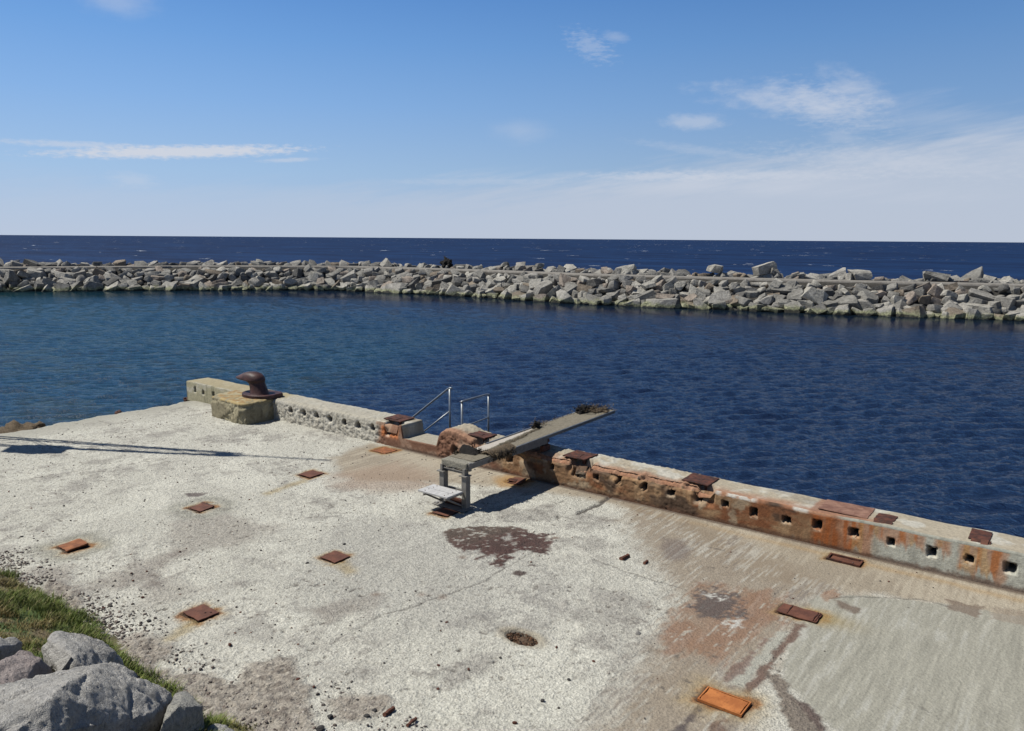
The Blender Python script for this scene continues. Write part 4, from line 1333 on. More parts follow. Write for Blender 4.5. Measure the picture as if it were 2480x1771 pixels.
boulder('boulder', Zb([(1725, 925, .24), (1830, 900, .26), (1900, 960, .26), (1990, 1060, .24), (1985, 1110, .16), (1900, 1310, .04), (1570, 1310, .24), (1660, 1050, .27), (1760, 1060, .30), (1600, 1220, .26)]), (0.0, .02, 0), M_B3,
        'small wedge boulder with a yellowish edge, right of the largest boulder', amp=.02, fine=.035, seed=5)
boulder('boulder', Zb([(60, 1275, .42), (300, 1185, .45), (560, 1110, .45), (590, 1200, .40), (620, 1340, .25), (60, 1380, .42), (-60, 1400, .3)]), (-.02, -.05, 0), M_B1,
        'flat topped grey block in the lowest left corner of the pile', amp=.02, seed=6)
boulder('boulder', [(500, 1762, .05), (520, 1752, .09), (545, 1756, .08), (570, 1768, .04), (560, 1790, .03), (510, 1790, .04)], (0, 0, 0), M_B1,
        'tiny grey stone lying in the last tuft of grass', sink=.08, amp=.01, fine=.02, seed=7)
boulder('boulder', [(-60, 1760, .35), (30, 1740, .35), (170, 1830, .3), (60, 1900, .3), (-80, 1900, .3)], (0, 0, 0), M_B1,
        'dark shaded boulder under the flat block at the bottom left', amp=.03, seed=8)
boulder('boulder', [(330, 1790, .2), (420, 1775, .18), (400, 1860, .2), (300, 1880, .2)], (0, 0, 0), M_B1,
        'shaded boulder down in the dark gap below the largest one', amp=.03, seed=9)

# ------------------------------------------------------------------ stones and grit on the deck
def stone_mesh(name, seed, squash=(1, .8, .6)):
    bm = bmesh.new(); bmesh.ops.create_icosphere(bm, subdivisions=2, radius=1)
    for v in bm.verts:
        q = v.co.copy()
        f = 1 + .35 * mnoise.noise(q * 1.2 + Vector((seed * 5.0, 0, 0))) + .12 * mnoise.noise(q * 3.1 + Vector((0, seed * 3.0, 0)))
        v.co = Vector((q.x * squash[0], q.y * squash[1], q.z * squash[2])) * f
    me = bpy.data.meshes.new(name); bm.to_mesh(me); bm.free()
    return me


STONES = [  # px, py, radius m, material, label
    (1545, 1536, .050, 'G', 'largest loose grey stone lying alone on the pale concrete right of the pit'),
    (269, 1470, .035, 'D', 'dark grey stone beside a rusty red one near the grass edge'),
    (251, 1474, .032, 'R', 'rusty red stone beside a dark one near the grass edge'),
    (346, 1448, .032, 'R', 'small reddish chip on pale concrete above the brown pocked plate'),
    (361, 1506, .040, 'D', 'lone dark stone between the grass and the brown pocked plate'),
    (557, 1563, .036, 'R', 'red pebble on pale concrete just below the brown pocked plate'),
    (722, 1647, .036, 'R', 'bigger of two maroon pebbles beside the gravelly dirt patch'),
    (760, 1666, .030, 'R', 'smaller of two maroon pebbles beside the gravelly dirt patch'),
    (744, 1365, .036, 'D', 'flat dark chip left of the plain brown plate'),
    (834, 1319, .034, 'D', 'dark flake lying above the plain brown plate'),
    (1062, 1613, .028, 'R', 'reddish pebble left of the pit in speckled concrete'),
    (1135, 1623, .028, 'R', 'rust pebble directly below left of the brown pit'),
    (1212, 1594, .026, 'D', 'blackish pebble right below the brown pit'),
    (1348, 1569, .028, 'R', 'reddish pebble to the right of the brown pit'),
    (1438, 1603, .028, 'R', 'rust pebble midway between the pit and the big loose stone'),
    (1378, 1648, .032, 'D', 'dark pebble on pale concrete below right of the pit'),
    (1314, 1699, .032, 'D', 'brown pebble lower down on the pale concrete below the pit'),
    (1247, 1753, .034, 'R', 'maroon pebble nearest the lower picture edge'),
    (1061, 1670, .028, 'R', 'lowest red pebble in the row left of the pit'),
    (1068, 1507, .030, 'D', 'pair-like dark nodule left of the pit'),
    (1082, 1508, .026, 'R', 'brownish nodule touching a dark one left of the pit'),
    (800, 1738, .05, 'D', 'angular black stone in the lower gravel patch'),
    (905, 1725, .045, 'D', 'bluish black stone chip at the rim of the lower gravel patch'),
    (888, 1738, .045, 'D', 'jagged dark stone in the rim of the lower gravel patch'),
    (776, 1768, .06, 'D', 'dark stone cut by the lower picture edge beside the gravel'),
    (661, 1628, .032, 'D', 'black pebble on the upper gravel patch'),
    (52, 1301, .035, 'D', 'small dark stone out on the pale concrete at the far left'),
    (155, 1226, .03, 'D', 'dark speck of stone above the bent orange plate'),
    (1116, 1200, .03, 'D', 'dark crumb beside the diving board leg shadow'),
    (1150, 1138, .025, 'D', 'dark crumb on tan concrete right of the mat roll'),
]
SM = [stone_mesh('stone_shape', i, (1, random.uniform(.6, .95), random.uniform(.45, .75))) for i in range(6)]
for i, (px, py, r_, mk, lab) in enumerate(STONES):
    r_ *= .62
    me = SM[i % 6].copy(); me.materials.append({'G': M_STONE_GREY, 'D': M_STONE_DARK, 'R': M_STONE_RED}[mk])
    o = link('stone', me)
    p = at(px, py)
    o.location = (p[0], p[1], r_ * .35); o.scale = (r_,) * 3; o.rotation_euler = (random.uniform(-.3, .3), random.uniform(-.3, .3), random.uniform(0, 6.28))
    tag(o, lab, 'stone', 'loose stones on the deck')
# two rusted bars and a flake
for (a, b), lab, r_ in ((((930, 1731), (954, 1715)), 'upper of two short rusty bars lying at the lower gravel patch', .022),
                        (((986, 1757), (1008, 1740)), 'lower of two short rusty bars, on pale concrete', .016),
                        (((1503, 1354), (1522, 1346)), 'rusty chunk of scrap on white concrete right of the maroon stain', .03),
                        (((1560, 1364), (1568, 1359)), 'small rusty splinter on white concrete below the holed wall', .02)):
    p, q = at3(*a, .02), at3(*b, .02)
    bm = bmesh.new(); c = (p + q) / 2
    n = 9
    add_tube(bm, [p - c + (q - p) * t / (n - 1) + Vector(mnoise.noise_vector(Vector((t * .9, p.x, 0)))) * .006 for t in range(n)],
             [r_ * (.8 + .4 * abs(mnoise.noise(Vector((t * .7, p.y, 2))))) for t in range(n)], 7)
    o = bm_obj('rusty_scrap', bm, M_RUST_BROWN); o.location = c
    tag(o, lab, 'scrap metal', 'rusty scraps on the deck')


def scatter(name, pts, rads, mats_cols, label, cat):
    base = [np.array([v.co for v in m.vertices]) for m in SM]; faces = [np.array([list(p.vertices) for p in m.polygons]) for m in SM]
    V = []; F = []; C = []; off = 0
    for i, ((x, y, z), r_) in enumerate(zip(pts, rads)):
        b = base[i % 6]; a = random.uniform(0, 6.28); ca, sa = math.cos(a), math.sin(a)
        q = b * r_
        q = np.stack([q[:, 0] * ca - q[:, 1] * sa + x, q[:, 0] * sa + q[:, 1] * ca + y, q[:, 2] + z], -1)
        V.append(q); F.append(faces[i % 6] + off); off += len(q)
        C.append(np.tile(np.array(random.choice(mats_cols)) * random.uniform(.45, .95), (len(q), 1)))
    me = np_mesh(name, np.concatenate(V), np.concatenate(F), np.concatenate(C), smooth=False)
    o = link(name, me, M_WALL); tag(o, label, cat, kind='stuff')


# fine grit over the whole deck, thicker on the left
pts, rads = [], []
while len(pts) < 1300:
    x, y = random.uniform(-17, -1), random.uniform(3.2, 10.2)
    w_ = float(fbm(np.array([x * .9]), np.array([y * .9]), 301, 3)[0])
    k = (1.0 if x < -5 else .25) * max(0, (w_ - .38)) * 4
    if random.random() < k:
        pts.append((x, y, .003)); rads.append(random.choice((.005, .006, .007, .008, .010, .014)))
scatter('grit', pts, rads, [(.07, .06, .055), (.10, .085, .075), (.13, .06, .04), (.22, .2, .18)], 'fine dark grit strewn over the pale deck', 'grit')
pts, rads = [], []
while len(pts) < 4600:
    x = random.uniform(-10.8, -3.3); d = abs(random.gauss(0, .22))
    y = float(toe_y(x)) + d - .08
    if -5.2 < x < -3.3 and random.random() < .5: y = random.uniform(3.2, 4.3)
    w_ = float(fbm(np.array([x * 1.6]), np.array([y * 1.6]), 311, 3)[0])
    if w_ < .44 and d > .12: continue
    pts.append((x, y, .006)); rads.append(random.choice((.004, .005, .006, .007, .009, .012, .018)))
scatter('gravel', pts, rads, [(.20, .165, .14), (.26, .22, .19), (.14, .11, .095), (.09, .075, .07), (.33, .30, .27)], 'brownish gravel and crumbled concrete along the grass edge', 'gravel')

pts, rads = [], []
for _ in range(420):
    a_, q_ = random.uniform(0, 6.28), random.random() ** .6
    pts.append((PIT[0] + math.cos(a_) * q_ * .19, PIT[1] + math.sin(a_) * q_ * .105, -.058 + .025 * q_ + random.uniform(0, .012))); rads.append(random.choice((.004, .005, .007, .009, .013)))
scatter('debris', pts, rads, [(.085, .04, .02), (.10, .05, .025), (.03, .018, .012), (.14, .09, .055)], 'rusty brown debris filling the round pit in the concrete', 'debris')

# brown weedy lumps against the deck's left edge
for px, py, sc, lab in ((50, 1038, (.62, .34, .30), 'brown weedy rock breaking the water against the far left deck edge'),
                        (92, 1036, (.16, .12, .10), 'small dark clod on the left rim of the deck, beside the weedy rock'),
                        (288, 1000, (.09, .07, .05), 'little rusty lump on the rim of the deck left of the wall end'),
                        (452, 969, (.10, .07, .06), 'rusty stub at the foot of the left wall end')):
    bm = bmesh.new(); bmesh.ops.create_icosphere(bm, subdivisions=4, radius=1)
    p = at3(px, py, -.05)
    for v in bm.verts:
        q = v.co.copy(); f = 1 + .55 * mnoise.fractal(q * 1.4 + Vector((px, 0, 0)), 1, 2, 5)
        v.co = Vector((q.x * sc[0], q.y * sc[1], q.z * sc[2])) * f
    o = bm_obj('shore_lump', bm, M_MATBACK if px < 100 else M_RUST, smooth=True); o.location = p if px > 60 else Vector((p.x - .15, p.y, -.25))
    tag(o, lab, 'lump', 'weedy lumps at the deck edge')

# ------------------------------------------------------------------ breakwater
WL = [at3(*p, SEA) for p in ((0, 706), (400, 703), (820, 703), (1100, 716), (1400, 735), (1700, 748), (2000, 760), (2300, 770), (2480, 776))]
WL = [WL[0] + (WL[0] - WL[1]) * 1.6] + WL + [WL[-1] + (WL[-1] - WL[-3]) * 2.5]
seglen = [(b - a).length for a, b in zip(WL[:-1], WL[1:])]
TOTAL = sum(seglen)


def along(t):
    """point on the waterline at arc length t, unit tangent, unit normal pointing out to sea"""
    i = 0
    while i < len(seglen) - 1 and t > seglen[i]:
        t -= seglen[i]; i += 1
    f = t / seglen[i]
    p = WL[i].lerp(WL[i + 1], f)
    tg = (WL[min(i + 2, len(WL) - 1)] - WL[max(i - 1, 0)]) if False else (WL[i + 1] - WL[i])
    # blend tangents near the joints
    t0 = (WL[i + 1] - WL[i]).normalized()
    if f < .5 and i > 0: t0 = ((WL[i] - WL[i - 1]).normalized() * (.5 - f) + t0 * (.5 + f)).normalized()
    if f > .5 and i < len(WL) - 2: t0 = ((WL[i + 2] - WL[i + 1]).normalized() * (f - .5) + t0 * (1.5 - f)).normalized()
    return p, t0, Vector((-t0.y, t0.x, 0))


PATH_D0, PATH_D1, PATH_Z = 3.1, 5.0, 0.86


def path_z(t):
    return PATH_Z - 0.30 * max(0, 1 - t / 45.0)


def build_breakwater():
    prof = [(-2.5, -3.0), (-.3, -1.75), (1.4, -.45), (2.9, .55), (3.1, .70), (5.0, .70), (6.2, .75), (7.6, -.6), (9.5, -2.2), (12, -4)]
    n = 160
    V = []
    for i in range(n):
        t = TOTAL * i / (n - 1); p, tg, nm = along(t)
        dz = path_z(t) - PATH_Z
        for d, z in prof:
            q = p + nm * d
            V.append((q.x, q.y, z + (dz if z > -.5 else 0) + .1 * mnoise.noise(q * .9)))
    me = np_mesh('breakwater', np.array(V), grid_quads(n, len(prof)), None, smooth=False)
    o = link('breakwater', me, M_GAP_SHADE); tag(o, 'long curved rubble breakwater closing off the harbour basin', 'breakwater')
    V = []
    prof = [(PATH_D0, -.22), (PATH_D0, 0), (PATH_D1, 0), (PATH_D1, -.22)]
    n = 120
    for i in range(n):
        t = TOTAL * i / (n - 1); p, tg, nm = along(t)
        for d, z in prof:
            q = p + nm * d; V.append((q.x, q.y, path_z(t) + z))
    me = np_mesh('breakwater_path', np.array(V), grid_quads(n, 4), None, smooth=False)
    o = link('breakwater_path', me, M_PATH); tag(o, kind='structure')


build_breakwater()


def rock_shape(seed):
    rg = random.Random(seed)
    bm = bmesh.new()
    bmesh.ops.create_cube(bm, size=1.0, matrix=Matrix.Diagonal((rg.uniform(1.0, 1.35), rg.uniform(.75, 1.0), rg.uniform(.42, .74), 1)))
    for v in bm.verts: v.co += Vector((rg.uniform(-.14, .14), rg.uniform(-.12, .12), rg.uniform(-.09, .09)))
    for _ in range(rg.randint(5, 9)):
        nrm = Vector((rg.gauss(0, 1), rg.gauss(0, 1), rg.gauss(0, .8))).normalized()
        ext = max(v.co.dot(nrm) for v in bm.verts)
        r = bmesh.ops.bisect_plane(bm, geom=bm.verts[:] + bm.edges[:] + bm.faces[:], plane_co=nrm * ext * rg.uniform(.60, .86), plane_no=nrm, clear_outer=True)
        es = [e for e in r['geom_cut'] if isinstance(e, bmesh.types.BMEdge)]
        if es: bmesh.ops.holes_fill(bm, edges=es)
    vs_ = [v.co.copy() for v in bm.verts]; bm.free(); bm = bmesh.new()
    r = bmesh.ops.convex_hull(bm, input=[bm.verts.new(q) for q in vs_])
    bmesh.ops.delete(bm, geom=[v for v in bm.verts if not v.link_faces], context='VERTS')
    bmesh.ops.dissolve_limit(bm, angle_limit=R(14), verts=bm.verts, edges=bm.edges)
    bmesh.ops.bevel(bm, geom=list(bm.edges), offset=.022, segments=1, affect='EDGES', clamp_overlap=True)
    bmesh.ops.triangulate(bm, faces=bm.faces)
    bmesh.ops.subdivide_edges(bm, edges=[e for e in bm.edges if e.calc_length() > .22], cuts=1)
    bmesh.ops.triangulate(bm, faces=bm.faces)
    for v in bm.verts:
        v.co += Vector(mnoise.noise_vector(v.co * 3.5 + Vector((seed, 0, 0)))) * .03
    bmesh.ops.recalc_face_normals(bm, faces=bm.faces)
    me = bpy.data.meshes.new('boulder_shape'); bm.to_mesh(me); bm.free()
    me.materials.append(M_BREAK)
    return me


ROCKS = [rock_shape(100 + i) for i in range(30)]
TONES = [('pale', (.41, .385, .34)), ('light grey', (.33, .31, .28)), ('grey', (.25, .237, .215)), ('dark grey', (.155, .147, .136)), ('pinkish', (.33, .275, .23)), ('brownish', (.24, .195, .15))]
TW = [.26, .28, .22, .10, .08, .06]


def cam_xy(p):
    d = Vector(p) - Vector((0, 0, CAM_H))
    f = d.x * FWD[0] + d.y * FWD[1]; r = d.x * RGT[0] + d.y * RGT[1]
    c, s = math.cos(PITCH), math.sin(PITCH)
    zc = f * c - d.z * s; yc = d.z * c + f * s
    if zc < .1: return None
    cr, sr = math.cos(ROLL), math.sin(ROLL)
    x, y = r / zc, -yc / zc
    return (1240 + F_PX * (x * cr - y * sr), 885.5 + F_PX * (x * sr + y * cr), zc)


def place_rocks():
    rg = random.Random(21)
    cand = []
    rows = [('waterline', -.05, -1.42, 1.0, 1.25), ('lower', .75, -.98, 1.0, 1.2), ('middle', 1.45, -.48, 1.0, 1.15), ('upper', 2.0, -.02, .95, 1.05), ('path', 2.5, .34, .8, .8),
            ('seaward', 5.8, .68, .66, .98), ('sea side', 6.6, .55, .95, 1.1)]
    for nm_, d0, z0, sp, sz in rows:
        t = rg.uniform(0, .8)
        while t < TOTAL:
            p, tg, nv = along(t)
            far = 1.0 + .18 * max(0, 1 - t / 45)
            s = sz * rg.uniform(.5, 1.18) * far
            if rg.random() < .12: s *= 1.3
            d = d0 + rg.uniform(-.22, .22)
            dz = path_z(t) - PATH_Z
            z = z0 + dz * max(0, (z0 + 1.5) / 2.4) + rg.uniform(-.12, .14)
            if nm_ == 'seaward': z += .12 * s
            q = p + nv * d + tg * rg.uniform(-.15, .15)
            cand.append(dict(row=nm_, p=Vector((q.x, q.y, z)), s=s, rot=(rg.gauss(0, .36), rg.gauss(0, .36), rg.uniform(0, 6.28)),
                             me=rg.randrange(len(ROCKS)), tone=rg.choices(range(6), TW)[0], t=t,
                             sc=(rg.uniform(.9, 1.15), rg.uniform(.9, 1.2), rg.uniform(.85, 1.2))))
            t += sp * rg.uniform(.66, 1.05) * (s / sz) ** .6 * far
    # the conspicuous blocks on the crest
    for px, py, s, tone, dd in ((1732, 650, 1.75, 0, 5.9), (1850, 652, 2.2, 0, 6.0), (1878, 662, 1.5, 1, 5.8), (1938, 668, 1.3, 1, 5.7), (2083, 664, 2.3, 0, 5.6), (2052, 676, 1.5, 1, 5.6),
                                (2265, 672, 2.1, 0, 5.9), (1305, 645, 1.2, 0, 6), (1222, 642, 1.2, 2, 6), (945, 645, 1.3, 0, 5.6), (965, 645, 1.2, 0, 5.8), (2330, 690, 1.5, 4, 5.6), (2420, 690, 1.6, 1, 5.8),
                                (1260, 650, 1.4, 0, 5.7), (860, 642, 1.5, 1, 5.9), (630, 640, 1.4, 0, 5.8), (1560, 668, 1.3, 1, 5.7), (1610, 655, 1.2, 1, 6)):
        r = ray(px, py)
        best = None
        for k in range(2000):
            t = TOTAL * k / 1999; p, tg, nv = along(t); q = p + nv * dd
            # bearing match
            cr = q.x * r[1] - q.y * r[0]
            if q.x * r[0] + q.y * r[1] > 0 and (best is None or abs(cr) < best[0]): best = (abs(cr), q, t)
        q, t = best[1], best[2]
        z = CAM_H + r[2] / math.hypot(r[0], r[1]) * math.hypot(q.x, q.y)
        cand.append(dict(row='crest', p=Vector((q.x, q.y, max(z, .7))), s=s * .62, rot=(rg.uniform(-.3, .3), rg.uniform(-.3, .3), rg.uniform(0, 6.28)), me=rg.randrange(len(ROCKS)), tone=tone, t=t, sc=(1, 1.1, .95)))
    for c in cand:
        xy = cam_xy(c['p']); c['xy'] = xy
        vis = xy is not None and -25 < xy[0] < 2505
        hide = {'sea side': .35}.get(c['row'], 1.0)
        c['size'] = (c['s'] / xy[2] * hide * (2.0 if c['row'] == 'crest' else 1.0)) if vis else 0
    cand.sort(key=lambda c: -c['size'])
    ind, rest = cand[:298], cand[298:]
    # the rest is one heap
    V, F, C, off = [], [], [], 0
    for c in rest:
        me = ROCKS[c['me']]
        m = Matrix.LocRotScale(c['p'], __import__('mathutils').Euler(c['rot']), Vector(c['sc']) * c['s'])
        vs = np.array([m @ v.co for v in me.vertices]); fs = np.array([list(p.vertices) for p in me.polygons])
        V.append(vs); F.append(fs + off); off += len(vs); C.append(np.tile(np.array(TONES[c['tone']][1]) * .63, (len(vs), 1)))
    me = np_mesh('rubble', np.concatenate(V), np.concatenate(F), np.concatenate(C), smooth=False)
    mm = M_BREAK.copy(); nt = mm.node_tree
    a = nt.nodes.new('ShaderNodeAttribute'); a.attribute_name = 'Col'
    oi = [n_ for n_ in nt.nodes if n_.type == 'OBJECT_INFO'][0]
    for l in list(oi.outputs['Color'].links):
        nt.links.new(a.outputs['Color'], l.to_socket)
    o = link('breakwater_rubble', me, mm); tag(o, 'mass of smaller and farther grey blocks heaped along the breakwater', 'rubble', kind='stuff')
    # labels that single each block out
    ZONES = [(-1e9, 150, 'at the far left end'), (150, 330, 'left of the bollard'), (330, 520, 'above the left wall end'), (520, 700, 'straight above the bollard'),
             (700, 880, 'above the rough grey wall'), (880, 1060, 'left above the handrails'), (1060, 1220, 'above the handrails'), (1220, 1400, 'above the board middle'),
             (1400, 1520, 'above the board tip'), (1520, 1680, 'right of the board tip'), (1680, 1820, 'near the twin crest blocks'), (1820, 1980, 'left of white crest block'),
             (1980, 2140, 'below the white crest block'), (2140, 2310, 'near the pointed crest block'), (2310, 1e9, 'at the far right end')]
    ROWT = {'waterline': 'at the waterline', 'lower': 'low on the slope', 'middle': 'halfway up the slope', 'upper': 'high on the slope', 'path': 'just under the path',
            'seaward': 'beyond the path', 'sea side': 'on the sea side', 'crest': 'on the crest'}
    groups = {}
    for c in ind:
        z = next(k for a_, b_, k in ZONES if a_ <= c['xy'][0] < b_)
        sz = 'big ' if c['size'] * F_PX > 42 * .5 + 10 else ''
        key = (sz + TONES[c['tone']][0] + ' boulder', ROWT[c['row']], z)
        groups.setdefault(key, []).append(c)
    ORD = ['leftmost', 'second', 'third', 'fourth', 'fifth', 'sixth', 'seventh', 'eighth']
    NUM = {2: 'two', 3: 'three', 4: 'four', 5: 'five', 6: 'six', 7: 'seven', 8: 'eight', 9: 'nine', 10: 'ten'}
    for (kind, rowt, z), cs in groups.items():
        cs.sort(key=lambda c: c['xy'][0])
        for k, c in enumerate(cs):
            n = len(cs)
            if n == 1: lab = f'{kind} {rowt}, {z}'
            elif k == n - 1: lab = f'rightmost {kind} {rowt}, {z}'
            else: lab = f'leftmost {kind} {rowt}, {z}' if k == 0 else f'{ORD[min(k, 7)]} {kind} from left {rowt}, {z}'
            o = bpy.data.objects.new('granite_block', ROCKS[c['me']]); col.objects.link(o)
            o.location = c['p']; o.rotation_euler = c['rot']; o.scale = Vector(c['sc']) * c['s']
            t_ = TONES[c['tone']][1]; j = rg.uniform(.88, 1.12)
            j *= .63
            o.color = (t_[0] * j, t_[1] * j, t_[2] * j, 1)
            tag(o, lab, 'boulder', 'granite blocks of the breakwater')


place_rocks()
# dark snag on the crest
p = None
r = ray(1082, 637)
for k in range(1500):
    t = TOTAL * k / 1499; q, tg, nv = along(t); q = q + nv * 5.9
    cr = abs(q.x * r[1] - q.y * r[0])
    if q.x * r[0] + q.y * r[1] > 0 and (p is None or cr < p[0]): p = (cr, q.copy())
bm = bmesh.new()
bmesh.ops.create_icosphere(bm, subdivisions=4, radius=1)
for v in bm.verts:
    q = v.co.copy(); f = 1 + .6 * mnoise.fractal(q * 1.5 + Vector((3, 9, 0)), 1, 2, 5)
    v.co = Vector((q.x * .6, q.y * .5, q.z * .5)) * f
add_tube(bm, [(-.1, 0, .2), (-.2, .05, .6), (-.45, .05, .8)], [.22, .15, .06], 7)
o = bm_obj('driftwood_stump', bm, M_DARKRUBBER); o.location = Vector((p[1].x, p[1].y, 1.25))
tag(o, 'dark jagged stump sticking up from the breakwater crest', 'stump')

# ------------------------------------------------------------------ water
def bw_radius(ang):
    """distance from the camera foot to the middle of the breakwater for a bearing"""
    dx, dy = math.sin(ang), math.cos(ang)
    d = (RGT * dx + FWD * dy)
    best = None
    for k in range(len(CEN) - 1):
        a, b = CEN[k], CEN[k + 1]
        ex, ey = b.x - a.x, b.y - a.y
        den = d[0] * ey - d[1] * ex
        if abs(den) < 1e-9: continue
        t = (a.x * ey - a.y * ex) / den; u = (a.x * d[1] - a.y * d[0]) / den
        if t > 0 and -1e-6 <= u <= 1 + 1e-6 and (best is None or t < best): best = t
    return best


CEN = []
for i in range(60):
    p, tg, nv = along(TOTAL * i / 59); CEN.append(p + nv * 4.2)


def mat_water(name, deep, rough, bump_s, sea=False):
    t = NT(name)
    geo = t.new('ShaderNodeNewGeometry'); co = geo.outputs['Position']
    b = t.bsdf
    b.inputs['IOR'].default_value = 1.33; b.inputs['Specular IOR Level'].default_value = .02 if sea else .28
    a = t.new('ShaderNodeAttribute', attribute_name='Col')
    base = a.outputs['Color']
    ca = math.atan2(FWD[1], FWD[0]) - math.pi / 2
    if not sea:
        m1 = t.mapping(co, (.9, 2.4, 1), (0, 0, -ca - R(8)))
        n1 = t.noise(m1, 4.2, 3, .6, .3); n2 = t.noise(m1, 12.0, 3, .6, .2)
        calm = t.new('ShaderNodeAttribute', attribute_name='calm')
        h = t.math('MULTIPLY', t.math('ADD', n1, t.math('MULTIPLY', n2, .35)), calm.outputs['Fac'])
        nrm = t.bump(h, 1.0, bump_s)
    else:
        m1 = t.mapping(co, (.35, 1.0, 1), (0, 0, -ca))
        n1 = t.noise(m1, .30, 5, .6, .2); n2 = t.noise(m1, 1.1, 4, .6)
        h = t.math('ADD', n1, t.math('MULTIPLY', n2, .3))
        nrm = t.bump(h, 1.0, bump_s)
        m2 = t.mapping(co, (.35, 1.0, 1), (0, 0, -ca))
        w = t.noise(m2, .16, 5, .7); w2 = t.noise(m2, .02, 3, .6)
        foam = t.math('MULTIPLY', t.range(w, .665, .69), t.range(w2, .42, .55))
        base = t.mix(t.range(t.math('ADD', t.math('MULTIPLY', t.noise(m2, .05, 4, .6), .5), t.math('MULTIPLY', t.noise(m2, .35, 4, .65), .5)), .40, .60), t.mix(1.0, base, (1.35, 1.3, 1.2), 'MULTIPLY'), t.mix(1.0, base, (.5, .55, .62), 'MULTIPLY'))
        base = t.mix(foam, base, (.75, .78, .8))
        rough = t.math('ADD', t.math('MULTIPLY', foam, .6), rough)
    t.l.new(base, b.inputs['Base Color']); t.val(b.inputs['Roughness'], rough)
    t.l.new(nrm, b.inputs['Normal'])
    # a wind-roughened surface mirrors far less of the low sky than a flat one: body colour under a capped gloss
    df = t.new('ShaderNodeBsdfDiffuse'); gl = t.new('ShaderNodeBsdfGlossy'); mxs = t.new('ShaderNodeMixShader')
    t.l.new(base, df.inputs['Color']); t.l.new(nrm, df.inputs['Normal']); t.l.new(nrm, gl.inputs['Normal'])
    gl.inputs['Roughness'].default_value = .35 if sea else .05
    if sea:
        mxs.inputs[0].default_value = .06
    else:
        fr = t.new('ShaderNodeFresnel'); fr.inputs['IOR'].default_value = 1.33; t.l.new(nrm, fr.inputs['Normal'])
        cap = t.range(calm.outputs['Fac'], .06, .8, .50, .42)
        t.l.new(t.math('MINIMUM', t.math('MULTIPLY', fr.outputs[0], .36), cap), mxs.inputs[0])
    t.l.new(df.outputs[0], mxs.inputs[1]); t.l.new(gl.outputs[0], mxs.inputs[2])
    t.l.new(mxs.outputs[0], [q for q in t.n if q.type == 'OUTPUT_MATERIAL'][0].inputs['Surface'])
    return t.m


def build_water():
    na = 760
    A = np.linspace(-R(50), R(46), na)
    rb = np.array([bw_radius(a) or 70 for a in A])
    nr = 760
    r0 = 9.0
    k = np.arange(nr) / (nr - 1)
    Rr = r0 * (rb[None, :] / r0) ** k[:, None]
    dirx = RGT[0] * np.sin(A) + FWD[0] * np.cos(A); diry = RGT[1] * np.sin(A) + FWD[1] * np.cos(A)
    X = Rr * dirx[None, :]; Y = Rr * diry[None, :]
    # calm strip in the lee of the stones
    WLn = [(p.x, p.y) for p in WL]
    dist = line_d(X, Y, WLn)
    sn = fbm(X * .10, Y * .10, 401, 3)
    calm = sst(2.0, 20.0, dist + (sn - .5) * 8) ** 1.4
    rip = 0.85 + .25 * sst(.3, .7, fbm(X * .07, Y * .12, 402, 3))
    amp_mask = (.02 + .98 * calm) * rip
    dr = Rr * math.log(np.mean(rb) / r0) / nr
    Z_ = np.zeros(X.shape)
    rg = np.random.default_rng(11)
    base_ang = math.atan2(-FWD[1], -FWD[0]) + R(14)
    for i in range(64):
        lam = .15 * (1.0 / .15) ** (i / 63.0)
        th = base_ang + rg.normal(0, .36)
        kx, ky = 2 * np.pi / lam * math.cos(th), 2 * np.pi / lam * math.sin(th)
        ph = rg.uniform(0, 6.28)
        a = .0060 * lam
        fade = np.clip((lam / dr - 2.2) / 2.0, 0, 1)
        arg = kx * X + ky * Y + ph + 1.5 * (sn - .5)
        w_ = np.sin(arg) if i % 2 else 1.25 - 2 * np.abs(np.sin(arg * .5)) ** .85
        Z_ += a * fade * w_
    Z_ -= Z_.mean()
    Z_ *= amp_mask * 1.3
    Zf = SEA + Z_
    # shoal near the left: green-brown bottom glimmers through
    C = np.empty(X.shape + (3,)); C[:] = (0.0009, 0.0055, 0.0195)
    sh = sst(-17, -23, X + .35 * (Y - 12)) * sst(48, 20, Y)
    big = sst(-22, -60, X) * sst(60, 20, Y)
    C = lerp(C, (0.0034, 0.021, 0.0295), np.clip(.85 * sh + .30 * big, 0, 1))
    nb = fbm(X * .55, Y * .55, 411, 6, .6)
    C = lerp(C, (0.014, 0.024, 0.017), .8 * sh * sst(.50, .56, nb) * sst(26, 12, Y))
    C = lerp(C, (0.006, 0.010, 0.011), .7 * (1 - sst(0, 5, dist)))
    cm = .06 + .94 * calm
    me = np_mesh('harbour_water', np.stack([X, Y, Zf], -1).reshape(-1, 3), grid_quads(nr, na)[:, ::-1], C.reshape(-1, 3), True, {'calm': cm.reshape(-1)})
    o = link('harbour_water', me, mat_water('harbour_water', None, .05, .055)); tag(o, kind='structure')
    # open sea beyond the breakwater, out to the horizon
    nr = 160
    k = np.arange(nr) / (nr - 1)
    Rr = rb[None, :] * (9000 / rb[None, :]) ** k[:, None]
    X = Rr * dirx[None, :]; Y = Rr * diry[None, :]
    C = np.empty(X.shape + (3,)); C[:] = (0.0030, 0.0150, 0.054)
    me = np_mesh('sea', np.stack([X, Y, np.full(X.shape, SEA)], -1).reshape(-1, 3), grid_quads(nr, na)[:, ::-1], C.reshape(-1, 3))
    o = link('sea', me, mat_water('open_sea', None, .25, .9, True)); tag(o, kind='structure')


build_water()

# ------------------------------------------------------------------ mast that throws the lattice shadow (left of the picture)
SUN_H = Vector((-.85, -.53, 0)).normalized()
SUN_EL = R(57.5)


